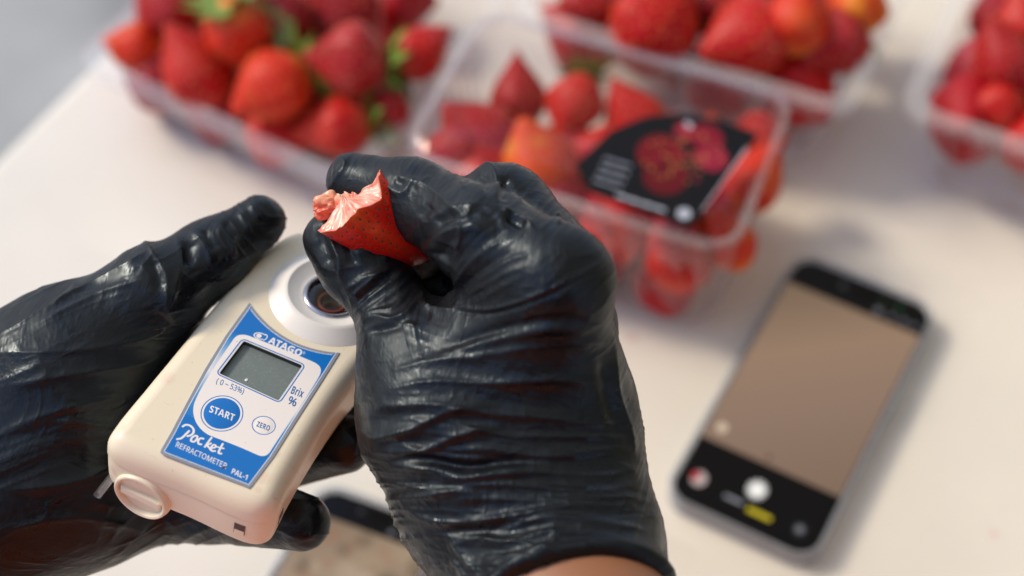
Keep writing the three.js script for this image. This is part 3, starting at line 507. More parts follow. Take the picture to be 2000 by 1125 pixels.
// ------------------------------------------------------------------ the torn strawberry between thumb and finger
{
  const mid = V(...J(715, 420, 580, 0).slice(0, 3));
  const tb = base('strawberry_piece', toWorld(mid.clone().multiplyScalar(0.001)));
  tb.quaternion.copy(camQ); tb.scale.setScalar(0.001);
  tag(tb, 'torn red strawberry piece with pale pulp, pinched between gloved thumb and finger', 'strawberry');
  // axis from the torn end to the tip, in camera-aligned axes
  const c0 = V(...J(684, 392, 573, 0).slice(0, 3)).sub(mid), c1 = V(...J(836, 506, 587, 0).slice(0, 3)).sub(mid), ax = c1.clone().sub(c0), L = ax.length(); ax.normalize();
  const e1 = V(0.79, 0.61, 0.1); e1.addScaledVector(ax, -e1.dot(ax)).normalize(); const e2 = ax.clone().cross(e1).normalize(); if (e2.z < 0) e2.negate();
  const R1 = 14.2, R2 = 12.5, NU = 60, NV = 180;
  const rim = (t) => 1.6 * noise(Math.cos(t) * 2.2 + 9, Math.sin(t) * 2.2, 1) + 0.55 * noise(Math.cos(t) * 6, Math.sin(t) * 6, 3) + 3.5 * Math.exp(-(((t - 0.9) / 0.30) ** 2)) - 1.5 * Math.exp(-(((t - 2.7) / 0.35) ** 2));
  const rad = (u) => Math.pow(Math.max(0, 1 - Math.pow(u, 3.2)), 0.6) * (0.98 - 0.22 * u + 0.06 * Math.sin(Math.PI * u));
  const pt = (u, t) => { const s = rim(t) * (1 - u) ** 2, cleft = 1 - 0.22 * Math.exp(-(((t - 1.55) / 0.16) ** 2)) * (1 - u) ** 1.3 - 0.07 * Math.exp(-(((t - 2.2) / 0.2) ** 2)) * (1 - u), r = rad(u) * cleft * (1 + 0.035 * noise(Math.cos(t) * 3, Math.sin(t) * 3, u * 6));
    return c0.clone().addScaledVector(ax, s + u * L).addScaledVector(e1, Math.cos(t) * R1 * r).addScaledVector(e2, Math.sin(t) * R2 * r); };
  const seeds = []; { let k = 0; for (let i = 1; i < 11; i++) { const u = i / 12.4, n = Math.max(5, Math.round(26 * rad(u))); for (let j = 0; j < n; j++) { const t = (j + (i % 2) / 2 + 0.3 * (rnd() - 0.5)) / n * 2 * Math.PI; seeds.push([u + 0.02 * (rnd() - 0.5), t]); } } }
  const P = [], C = [], I = [];
  for (let i = 0; i <= NU; i++) for (let j = 0; j < NV; j++) {
    const u = i / NU, t = j / NV * 2 * Math.PI, p = pt(u, t); let dip = 0;
    for (const [su, st] of seeds) { const du = (u - su) * L, dt = Math.atan2(Math.sin(t - st), Math.cos(t - st)) * 13 * rad(u); const q = du * du + dt * dt; if (q < 3) dip += 0.22 * Math.exp(-q / 0.6); }
    const o = p.clone().sub(c0); o.addScaledVector(ax, -o.dot(ax)).normalize(); p.addScaledVector(o, -Math.min(dip, 0.3) * clamp(1.6 * rad(u) - 0.2, 0, 1));
    P.push(p.x, p.y, p.z); const k = Math.exp(-u * 22) * 0.5 + 0.6 * Math.exp(-(((t - 1.6) / 0.2) ** 2)) * (1 - u) ** 1.5; C.push(lerp(0.54, 0.78, k), lerp(0.010, 0.12, k), lerp(0.005, 0.022, k));
  }
  for (let i = 0; i < NU; i++) for (let j = 0; j < NV; j++) { const a = i * NV + j, b = i * NV + (j + 1) % NV; I.push(a, b, a + NV, b, b + NV, a + NV); }
  const mk = (P, C, I) => { const g = new THREE.BufferGeometry(); g.setAttribute('position', new THREE.Float32BufferAttribute(P, 3)); if (C) g.setAttribute('color', new THREE.Float32BufferAttribute(C, 3)); g.setIndex(I); g.computeVertexNormals(); return g; };
  const facesOut = (g) => { const n = g.attributes.normal, p = g.attributes.position; let s = 0; for (let i = 0; i < p.count; i += 7) { const v = V(p.getX(i), p.getY(i), p.getZ(i)).sub(c0); v.addScaledVector(ax, -v.dot(ax)); s += v.x * n.getX(i) + v.y * n.getY(i) + v.z * n.getZ(i); } return s > 0; };
  let skin = mk(P, C, I); if (!facesOut(skin)) { for (let i = 0; i < I.length; i += 3) [I[i + 1], I[i + 2]] = [I[i + 2], I[i + 1]]; skin = mk(P, C, I); }
  const wet = { vertexColors: true, clearcoat: 0.35, clearcoatRoughness: 0.2 };
  part('skin', skin, std([1, 1, 1], 0.34, { ...wet, specularIntensity: 0.4, clearcoat: 0 }), tb);
  // torn pulp: a fibrous bowl inside the rim
  const P2 = [], C2 = [], I2 = [], NR = 34;
  for (let i = 0; i <= NR; i++) for (let j = 0; j < NV; j++) {
    const k = 1 - i / NR, t = j / NV * 2 * Math.PI, p = pt(0, t).sub(c0), along = p.dot(ax); p.addScaledVector(ax, -along).multiplyScalar(k);
    const x = p.dot(e1), y = p.dot(e2), fib = noise(t * 9, k * 1.5, 4) * 1.1 + noise(t * 26, k * 2, 6) * 0.5, lump = 2.4 * noise(x / 5, y / 5, 8) + 1.0 * noise(x / 2.2, y / 2.2, 2);
    const e = sstep(0, 0.12, 1 - k), d = along * k * k + e * (fib * (0.3 + k) * 0.42 + lump * 0.35 - 2.2 * (1 - k * k) * Math.cos(t - 2.5));
    p.addScaledVector(ax, d).add(c0); P2.push(p.x, p.y, p.z);
    const w = clamp(0.45 + 0.5 * noise(t * 14, k * 2, 12) + 0.25 * noise(x / 3, y / 3, 5), 0, 1) * sstep(0, 0.1, 1 - k); C2.push(lerp(0.76, 0.95, w), lerp(0.13, 0.70, w), lerp(0.06, 0.55, w));
  }
  for (let i = 0; i < NR; i++) for (let j = 0; j < NV; j++) { const a = i * NV + j, b = i * NV + (j + 1) % NV; I2.push(a, a + NV, b, b, a + NV, b + NV); }
  let pulp = mk(P2, C2, I2); { const n = pulp.attributes.normal; let s = 0; for (let i = 0; i < n.count; i += 5) s += n.getX(i) * ax.x + n.getY(i) * ax.y + n.getZ(i) * ax.z; if (s > 0) { for (let i = 0; i < I2.length; i += 3) [I2[i + 1], I2[i + 2]] = [I2[i + 2], I2[i + 1]]; pulp = mk(P2, C2, I2); } }
  part('pulp', pulp, std([1, 1, 1], 0.34, { ...wet, clearcoat: 0.6 }), tb);
  // a curled flap of pulp at the left end
  { const lump = mergeVertices(new THREE.IcosahedronGeometry(1, 24).deleteAttribute('normal').deleteAttribute('uv')), p = lump.attributes.position, col = []; for (let i = 0; i < p.count; i++) { const v = V(p.getX(i), p.getY(i), p.getZ(i)), k = 1 + 0.26 * noise(v.x * 1.3 + 4, v.y * 1.3, v.z * 1.3) + 0.14 * noise(v.x * 3, v.y * 5, v.z * 3) - 0.22 * Math.exp(-(((v.x - 0.35) / 0.16) ** 2)) * (v.y > -0.2 ? 1 : 0); p.setXYZ(i, v.x * 6.2 * k, v.y * 4.6 * k, v.z * 5.2 * k); const w = clamp(0.3 + 0.7 * v.y + 0.5 * noise(v.x * 2, v.y * 7, v.z * 3), 0, 1); col.push(lerp(0.72, 0.93, w), lerp(0.09, 0.42, w), lerp(0.04, 0.25, w)); }
    lump.setAttribute('color', new THREE.Float32BufferAttribute(col, 3)); lump.computeVertexNormals();
    const lm = part('torn_flap', lump, std([1, 1, 1], 0.36, { vertexColors: true, clearcoat: 0.3, clearcoatRoughness: 0.2 }), tb); lm.position.copy(V(...J(648, 402, 577, 0).slice(0, 3)).sub(mid)); lm.rotation.z = 0.1; }
  const sg = []; for (const [u, t] of seeds) { const p = pt(u, t), a = pt(u + 0.02, t).sub(p).normalize(), o = p.clone().sub(c0); o.addScaledVector(ax, -o.dot(ax)).normalize(); const s = new THREE.SphereGeometry(1, 7, 5).scale(0.40, 0.62, 0.32), m = new THREE.Matrix4().makeBasis(a.clone().cross(o).normalize(), a, o); s.applyMatrix4(m); p.addScaledVector(o, -0.25); s.translate(p.x, p.y, p.z); sg.push(s); }
  tag(part('seeds', mergeGeometries(sg), std([0.13, 0.045, 0.012], 0.45), tb), null, null, null, 'stuff');
}

// ------------------------------------------------------------------ strawberries
const berryGeos = [], calyxGeos = [], seedGeos = [], seedM = std([0.55, 0.30, 0.06], 0.5);
for (let k = 0; k < 4; k++) {
  const g = new THREE.SphereGeometry(1, 40, 30), p = g.attributes.position, asp = [1.15, 1.32, 1.45, 1.2][k], pw = [0.95, 1.1, 1.2, 0.85][k];
  for (let i = 0; i < p.count; i++) {   // tip at +y, calyx end at -y
    const v = V(p.getX(i), p.getY(i), p.getZ(i)), y = v.y, taper = y > -0.3 ? 1 - pw * Math.pow((y + 0.3) / 1.3, 1.5) * 0.75 : 1 - 0.25 * Math.pow((-0.3 - y) / 0.7, 2);
    const w = 1 + 0.10 * noise(v.x * 1.3 + k * 5, v.y * 1.3, v.z * 1.3 + k), a = Math.atan2(v.z, v.x), dim = 0.018 * Math.cos(a * 13 + (Math.round(y * 8) % 2) * Math.PI) * Math.cos(y * 25);
    p.setXYZ(i, v.x * taper * w * (1 + dim), y * asp, v.z * taper * w * (1 + dim));
  }
  const m = mergeVertices(g.deleteAttribute('normal').deleteAttribute('uv')); m.computeVertexNormals(); berryGeos.push(m);
  { const col = [], q = m.attributes.position, sd = []; for (let i = 0; i < q.count; i++) { const y = q.getY(i) / asp, w = sstep(-0.45, -0.98, y) * 0.8 + 0.25 * sstep(0.1, 0.6, noise(q.getX(i) * 1.2 + k, q.getY(i) * 1.2, q.getZ(i) * 1.2)); col.push(1 + 0.35 * w, 1 + 9 * w, 1 + 5 * w); } m.setAttribute('color', new THREE.Float32BufferAttribute(col, 3));
    const n = m.attributes.normal; for (let r = 0; r < 11; r++) { const y = -0.8 + r * 0.165, c = Math.max(4, Math.round(13 * Math.sqrt(1 - y * y) * (y > 0 ? 1 - 0.4 * y : 1))); for (let j = 0; j < c; j++) { const a = (j + (r % 2) / 2) / c * 6.283, ty = y * asp; let bi = 0, bd = 9; for (let i = 0; i < q.count; i++) { const rr = Math.hypot(q.getX(i), q.getZ(i)), dy = q.getY(i) - ty, da = Math.atan2(Math.sin(Math.atan2(q.getZ(i), q.getX(i)) - a), Math.cos(Math.atan2(q.getZ(i), q.getX(i)) - a)) * rr, d = dy * dy + da * da; if (d < bd) { bd = d; bi = i; } } const o = new THREE.OctahedronGeometry(0.045).scale(0.75, 1.25, 0.75); o.translate(q.getX(bi), q.getY(bi), q.getZ(bi)); sd.push(o); } } seedGeos.push(mergeGeometries(sd)); }
  const leaves = [], n = 8 + k;   // calyx of pointed sepals
  for (let j = 0; j < n; j++) {
    const P = [], I = [], len = 0.75 + 0.35 * rnd(), wd = 0.16 + 0.06 * rnd(), curl = 0.15 + 0.5 * rnd();
    for (let a = 0; a <= 6; a++) for (let b = -1; b <= 1; b++) { const t = a / 6; P.push(b * wd * Math.sin(Math.PI * Math.min(1, t * 0.92 + 0.12)) , -curl * t * t + 0.06 * Math.abs(b), t * len); }
    for (let a = 0; a < 6; a++) for (let b = 0; b < 2; b++) { const q = a * 3 + b; I.push(q, q + 3, q + 1, q + 1, q + 3, q + 4); }
    const lf = new THREE.BufferGeometry(); lf.setAttribute('position', new THREE.Float32BufferAttribute(P, 3)); lf.setIndex(I); lf.computeVertexNormals(); lf.rotateY(j / n * 2 * Math.PI + 0.3 * rnd()); leaves.push(lf);
  }
  const stem = new THREE.CylinderGeometry(0.05, 0.07, 0.4, 8).translate(0, -0.2, 0); stem.deleteAttribute('uv'); leaves.push(stem);
  const c = mergeGeometries(leaves); c.translate(0, -asp * 0.93, 0); calyxGeos.push(c);
}
const reds = [[0.36, 0.006, 0.012], [0.48, 0.008, 0.009], [0.60, 0.022, 0.007], [0.28, 0.005, 0.012], [0.66, 0.065, 0.008]].map((c) => std(c, 0.5, { vertexColors: true, specularIntensity: 0.4, clearcoat: 0.08, clearcoatRoughness: 0.3 }));
const leafMs = [[0.15, 0.24, 0.03], [0.26, 0.34, 0.10]].map((c) => std(c, 0.6));
const rimPlastic = std([0.93, 0.925, 0.935], 0.08, { transmission: 0.82, ior: 1.5, thickness: 0 });
// px, py and height of the middle, radius in px, direction of the tip in the picture (degrees), lean towards the viewer, colour, calyx, shape
function berry(px, py, h, r, dir, lean, red, calyx, shape, label, group) {
  const p = onLevel(px, py, h), d = EYE.clone().sub(p).dot(V(0, Math.sin(PITCH), Math.cos(PITCH))), rr = 1.14 * r / F * d;
  const b = base('strawberry', p), a = dir * Math.PI / 180;
  const tip = V(Math.cos(a) * Math.cos(lean), Math.sin(a) * Math.cos(lean), Math.sin(lean)).applyQuaternion(camQ);
  b.quaternion.setFromUnitVectors(V(0, 1, 0), tip); b.rotateY(px * 0.37);
  part('flesh', berryGeos[shape], reds[red], b); b.children[0].scale.setScalar(rr);
  if (calyx) { part('calyx', calyxGeos[shape], leafMs[calyx - 1], b); b.children[1].scale.set(rr * 1.25, rr, rr * 1.25); }
  { const sd = part('seeds', seedGeos[shape], seedM, b); sd.scale.setScalar(rr); sd.userData.kind = 'stuff'; }
  tag(b, label, 'strawberry', group);
}
// ------------------------------------------------------------------ clear plastic punnets
const clearLid = std([0.98, 0.975, 0.98], 0.03, { transmission: 1, ior: 1.5, thickness: 0, specularIntensity: 0.5 });
const plastic = std([0.95, 0.945, 0.95], 0.04, { transmission: 0.95, ior: 1.5, thickness: 0, specularIntensity: 0.7 });
function roundRect(L, W, r, n = 8) { const o = []; for (const [x, y, a] of [[L - r, W - r, 0], [r, W - r, 1], [r, r, 2], [L - r, r, 3]]) for (let i = 0; i <= n; i++) { const t = (a + i / n) * Math.PI / 2; o.push([x + r * Math.cos(t), y + r * Math.sin(t)]); } return o; }
function loft(rings, closeLast) {   // rings of equal length [[x, y, z], ...]
  const n = rings[0].length, P = [], I = []; for (const r of rings) for (const p of r) P.push(...p);
  for (let k = 0; k < rings.length - 1; k++) for (let i = 0; i < n; i++) { const a = k * n + i, b = k * n + (i + 1) % n; I.push(a, b, a + n, b, b + n, a + n); }
  if (closeLast) { const c = P.length / 3, l = rings[rings.length - 1], s = l.reduce((q, p) => [q[0] + p[0] / n, q[1] + p[1] / n, q[2] + p[2] / n], [0, 0, 0]); P.push(...s); const o = (rings.length - 1) * n; for (let i = 0; i < n; i++) I.push(o + i, o + (i + 1) % n, c); }
  const g = new THREE.BufferGeometry(); g.setAttribute('position', new THREE.Float32BufferAttribute(P, 3)); g.setIndex(I); return toCreasedNormals(g, 0.7);
}
// a tray open at the top: x along its length, z across, y up; ribs pressed into the walls
function trayGeo(L, W, H, flange = 0.007, taper = 0.012, rib = 0.0012, from = 0) {
  const rows = [], dense = (l, w, r) => { const c = roundRect(l, w, r, 8), o = []; for (let i = 0; i < c.length; i++) { const a = c[i], b = c[(i + 1) % c.length], d = Math.hypot(b[0] - a[0], b[1] - a[1]), m = d > 0.01 ? 40 : 1; for (let k = 0; k < m; k++) o.push([lerp(a[0], b[0], k / m), lerp(a[1], b[1], k / m)]); } return o; };
  const ring = (ins, y, ribs, r) => { const c = dense(L - 2 * ins, W - 2 * ins, r); return c.map(([x, z], i) => { const k = ribs * Math.sin(i * Math.PI / 2.5), dx = x - (L / 2 - ins), dz = z - (W / 2 - ins), l = Math.hypot(dx, dz); return [x + ins + k * dx / l, y, z + ins + k * dz / l]; }); };
  if (from) return loft([ring(-flange, H - 0.005, 0, 0.016), ring(-flange, H - 0.0005, 0, 0.016), ring(-flange + 0.0015, H, 0, 0.015), ring(-0.0005, H, 0, 0.012)], false);
  rows.push(ring(-0.0005, H, 0, 0.012), ring(0.0005, H - 0.002, 0, 0.012));
  for (let k = 1; k <= 8; k++) rows.push(ring(taper * k / 9, H * (1 - k / 9), rib * Math.sin(k / 9 * Math.PI) * 1.5, 0.012));
  rows.push(ring(taper + 0.002, 0.003, 0, 0.011), ring(taper + 0.006, 0.0012, 0, 0.009));
  return loft(rows, true);
}
function frameOf(pa, pb, width, h) {   // near edge from pixel pa (left) to pb (right) at level h; returns origin at pa, turn
  const a = onLevel(...pa, h), b = onLevel(...pb, h), turn = Math.atan2(-(b.z - a.z), b.x - a.x); return { a, L: Math.hypot(b.x - a.x, b.z - a.z), turn };
}
function punnet(pa, pb, W, h, label, opt = {}) {
  const { a, L, turn } = frameOf(pa, pb, W, h), g = base('punnet', V(a.x, 0.0006, a.z)); g.rotation.y = turn;
  // z grows towards the viewer, so the tray reaches back by W
  part('tray', trayGeo(L, W, h, opt.flange, opt.taper, opt.rib).translate(0, 0, -W), plastic, g);
  part('rim', trayGeo(L, W, h, opt.flange, opt.taper, opt.rib, 1).translate(0, 0, -W), rimPlastic, g);
  if (opt.lid) {
    const lid = part('lid', loft((() => { const r = (ins, y, rad) => roundRect(L - 2 * ins, W - 2 * ins, rad, 8).map(([x, z]) => [x + ins, y, z + ins - W]); return [r(-0.0045, h - 0.002, 0.015), r(-0.0045, h + 0.0015, 0.015), r(-0.001, h + 0.002, 0.014), r(0.001, h + 0.004, 0.013), r(0.003, h + 0.009, 0.011), r(0.006, h + 0.0095, 0.009), r(0.008, h + 0.008, 0.008)]; })(), true), clearLid, g);
  }
  g.userData.long = L;
  return tag(g, label, 'punnet');
}
const P1 = punnet([196, 112], [672, 336], 0.150, 0.045, 'low open clear punnet of leafy strawberries, near the corner of the table', { flange: 0.011, taper: 0.012 });
const P2 = punnet([800, 292], [1425, 478], 0.098, 0.084, 'closed clear clamshell punnet of strawberries with black label on its lid', { lid: true, taper: 0.006, rib: 0.0022, flange: 0.0035, corner: 0.012 });
const P3 = punnet([1030, 10], [1640, 196], 0.13, 0.070, 'open clear punnet of strawberries behind the clamshell with the black label', { flange: 0.010 });
const P4 = punnet([1800, 205], [2330, 375], 0.13, 0.070, 'clear punnet of strawberries cut off by the right side of the photo', { flange: 0.010 });
{ // printed label on the lid
  const W = 512, cv = document.createElement('canvas'); cv.width = W; cv.height = W; const c = cv.getContext('2d');
  const h = 0.0945, L0 = [[1152, 376], [1348, 446], [1482, 262], [1416, 238], [1330, 222], [1262, 228], [1192, 256], [1124, 322]].map(([x, y]) => onLevel(x, y, h)), o = P2.position, cs = Math.cos(P2.rotation.y), sn = Math.sin(P2.rotation.y);
  const loc = (p) => { const x = p.x - o.x, z = p.z - o.z; return [x * cs - z * sn, x * sn + z * cs]; };
  const pts = L0.map(loc), xs = pts.map((p) => p[0]), zs = pts.map((p) => p[1]), x0 = Math.min(...xs), x1 = Math.max(...xs), z0 = Math.min(...zs), z1 = Math.max(...zs);
  const U = (px, py) => { const p = loc(onLevel(px, py, h)); return [(p[0] - x0) / (x1 - x0) * W, (p[1] - z0) / (z1 - z0) * W]; };
  c.fillStyle = '#0b0c10'; c.fillRect(0, 0, W, W);
  const blob = (px, py, r, col) => { const u = U(px, py), v = U(px + r, py); c.fillStyle = col; c.beginPath(); c.ellipse(u[0], u[1], Math.abs(v[0] - u[0]), Math.abs(v[0] - u[0]) * 1.15, 0, 0, 7); c.fill(); };
  blob(1290, 300, 50, '#6c0e18'); blob(1300, 345, 48, '#5c0a13'); blob(1372, 275, 44, '#7c1226'); blob(1390, 310, 34, '#8a1a34'); blob(1335, 255, 20, '#8c2432'); blob(1345, 290, 18, '#25080c');
  for (let i = 0; i < 90; i++) { const a = rnd() * 7, r = rnd(); blob(1335 + Math.cos(a) * 85 * r, 308 + Math.sin(a) * 50 * r, 2.2, i % 2 ? '#d0a050' : '#c83048'); }
  // fine white print along the edges, too small to read
  const bar = (a, b, w, col) => { const u = U(...a), v = U(...b); c.strokeStyle = col; c.lineWidth = w; c.setLineDash([9, 4, 14, 4, 6, 5]); c.beginPath(); c.moveTo(...u); c.lineTo(...v); c.stroke(); c.setLineDash([]); };
  bar([1374, 414], [1462, 290], 15, '#d5dae6'); bar([1205, 382], [1300, 412], 13, '#c9cfdd'); blob(1336, 418, 15, '#aeb4c2'); for (let i = 0; i < 4; i++) bar([1160 + i * 7, 352 - i * 14], [1215 + i * 6, 370 - i * 15], 7, '#b9c0d2'); bar([1340, 240], [1350, 250], 20, '#cfd4e0');
  const tex = new THREE.CanvasTexture(cv); tex.colorSpace = THREE.SRGBColorSpace; const m = std([1, 1, 1], 0.45, { specularIntensity: 0.4 }); m.map = tex;
  const s = new THREE.Shape(pts.map(([x, z]) => new THREE.Vector2(x, -z))), g = new THREE.ExtrudeGeometry(s, { depth: 0.0003, bevelEnabled: false }); g.rotateX(-Math.PI / 2);
  const p = g.attributes.position, uv = g.attributes.uv; for (let i = 0; i < p.count; i++) uv.setXY(i, (p.getX(i) - x0) / (x1 - x0), 1 - (p.getZ(i) - z0) / (z1 - z0));
  g.translate(0, h - 0.0006, 0); tag(part('lid_label', g, m, P2), 'black label printed with strawberries');
}
const G1 = 'strawberries in the low open punnet', G2 = 'strawberries inside the labelled clamshell', G3 = 'strawberries in the punnet behind the clamshell', G4 = 'strawberries in the punnet at the right';
// layers of berries below the ones that show one by one
function fill(P, L, W, y0, step, layers, label, group) {
  delete P.userData.long;
  for (let k = 0; k < layers; k++) for (let x = 0.022; x < L - 0.018; x += step) for (let z = 0.0195; z < W - 0.014; z += step * 0.93) {
    const b = base('strawberry', V(x + 0.004 * (rnd() - 0.5) + (k % 2) * 0.004, y0 + k * 0.024 + 0.003 * rnd(), -z + 0.004 * (rnd() - 0.5)).applyAxisAngle(V(0, 1, 0), P.rotation.y).add(P.position)), sh = rnd() * 4 | 0, r = step * (0.50 + 0.05 * rnd());
    b.quaternion.setFromEuler(new THREE.Euler(rnd() * 6, rnd() * 6, rnd() * 6)); const f = part('flesh', berryGeos[sh], reds[[0, 1, 1, 3][rnd() * 4 | 0]], b); f.scale.set(r, r * 0.85, r);
    tag(b, label, 'strawberry', group);
  }
}
// low open punnet
berry(258, 92, 0.040, 46, 170, 0.2, 2, 0, 0, 'small bright red strawberry in the far left corner of the low open punnet', G1);
berry(322, 8, 0.050, 62, 120, 0.4, 0, 0, 0, 'dark red strawberry at the top left of the low open punnet, cut by the photo', G1);
berry(375, 130, 0.050, 66, 118, 0.35, 1, 0, 1, 'long strawberry leaning against the front wall of the low open punnet, tip up', G1);
berry(470, 70, 0.062, 62, 285, -0.65, 2, 1, 3, 'orange red strawberry under broad green sepals near the middle of the low punnet', G1);
berry(478, 5, 0.070, 44, 90, 0.4, 2, 0, 0, 'small orange strawberry above the green sepals at the top of the photo', G1);
berry(560, 22, 0.066, 46, 60, -0.9, 3, 2, 0, 'strawberry showing a large pale green calyx at the top of the low punnet', G1);
berry(668, 12, 0.060, 66, 120, 0.3, 3, 0, 1, 'deep red strawberry at the top right of the low open punnet', G1);
berry(527, 175, 0.058, 66, 215, 0.35, 2, 1, 3, 'round bright red strawberry in the middle front of the low open punnet', G1);
berry(677, 116, 0.068, 66, 175, 0.1, 0, 1, 0, 'largest plump crimson strawberry right of the middle of the low open punnet', G1);
berry(826, 96, 0.060, 52, 40, -0.35, 1, 1, 1, 'strawberry with pale green sepals by the right wall of the low open punnet', G1);
berry(648, 250, 0.042, 58, 190, -0.1, 1, 1, 1, 'strawberry lying on its side at the near corner of the low open punnet', G1);
berry(762, 212, 0.044, 42, 60, -0.6, 0, 1, 0, 'small strawberry behind a green leaf at the right front of the low punnet', G1);
fill(P1, P1.userData.long, 0.150, 0.024, 0.041, 1, 'dark strawberry buried in the bottom layer of the low open punnet', 'buried strawberries of the low open punnet');
// clamshell
berry(1012, 178, 0.058, 50, 92, 0.1, 0, 0, 2, 'pointed dark red strawberry at the back left of the clamshell, tip up', G2);
berry(1118, 212, 0.062, 52, 250, 0.3, 1, 1, 1, 'bright strawberry left of the black label at the back of the clamshell', G2);
berry(1236, 226, 0.060, 58, 120, 0.3, 1, 0, 1, 'strawberry half hidden behind the far edge of the black label', G2);
berry(930, 262, 0.058, 66, 140, 0.3, 0, 0, 3, 'wide dull red strawberry at the left end of the clamshell', G2);
berry(880, 300, 0.056, 55, 180, 0.3, 0, 0, 0, 'strawberry at the left end of the clamshell just above the glove', G2);
berry(1050, 318, 0.062, 72, 110, 0.4, 4, 1, 3, 'large orange red strawberry left of the black label, above the knuckles', G2);
berry(1478, 345, 0.056, 56, 60, 0.2, 2, 0, 1, 'orange strawberry right of the black label under the lid corner', G2);
berry(1190, 452, 0.046, 62, 200, 0.2, 1, 0, 1, 'strawberry pressed against the front wall of the clamshell beside the knuckles', G2);
berry(1328, 492, 0.045, 62, 90, 0.2, 1, 0, 3, 'strawberry pressed against the front wall right below the black label', G2);
berry(1420, 462, 0.052, 50, 120, 0.2, 2, 0, 1, 'strawberry in the near right corner of the clamshell', G2);
fill(P2, P2.userData.long, 0.098, 0.017, 0.036, 2, 'strawberry packed in the lower layers of the clamshell', 'packed strawberries of the clamshell');
for (const [x, y, r, k] of [[1172, 300, 52, 1], [1100, 385, 54, 0], [1190, 375, 56, 1], [960, 322, 56, 0], [1290, 300, 60, 3], [1400, 300, 56, 0], [1470, 270, 46, 1], [1300, 390, 56, 1]]) berry(x, y, 0.052, r, rnd() * 360, 0.1, k, 0, 1 + (x % 2), 'strawberry packed in the lower layers of the clamshell', 'packed strawberries of the clamshell');
// punnet behind
berry(1285, 35, 0.075, 80, 60, 0.3, 1, 0, 3, 'broad red strawberry at the front left of the punnet behind the clamshell', G3);
berry(1455, 78, 0.072, 76, 200, 0.35, 1, 0, 3, 'biggest round strawberry at the front of the punnet behind the clamshell', G3);
berry(1560, 30, 0.085, 62, 80, 0.3, 2, 0, 0, 'orange red strawberry on top of the pile in the punnet behind the clamshell', G3);
berry(1628, 85, 0.070, 60, 215, 0.3, 0, 0, 0, 'crimson strawberry in the right front corner of the punnet behind the clamshell', G3);
berry(1678, 6, 0.080, 52, 80, 0.3, 4, 1, 0, 'orange strawberry at the right end of the punnet behind the clamshell', G3);
berry(1400, 0, 0.070, 55, 80, 0.2, 0, 0, 0, 'dark red strawberry between two larger ones at the top edge of the photo', G3);
berry(1150, -2, 0.066, 52, 80, 0.2, 0, 0, 0, 'strawberry at the far left of the punnet behind the clamshell', G3);
fill(P3, P3.userData.long, 0.13, 0.042, 0.042, 1, 'strawberry in the lower layer of the punnet behind the clamshell', 'lower strawberries of the punnet behind the clamshell');
// right punnet
berry(1955, 112, 0.072, 62, 110, 0.3, 0, 0, 1, 'dark red strawberry nearest the left end of the right hand punnet', G4);
berry(1998, 40, 0.080, 50, 100, 0.3, 1, 0, 0, 'strawberry on top of the pile at the upper right edge of the photo', G4);
berry(1945, 208, 0.060, 46, 190, 0.1, 1, 0, 0, 'red strawberry low at the front of the right hand punnet', G4);
fill(P4, 0.10, 0.13, 0.046, 0.042, 1, 'strawberry deep in the right hand punnet, under the top berries', 'strawberries deep in the right hand punnet');

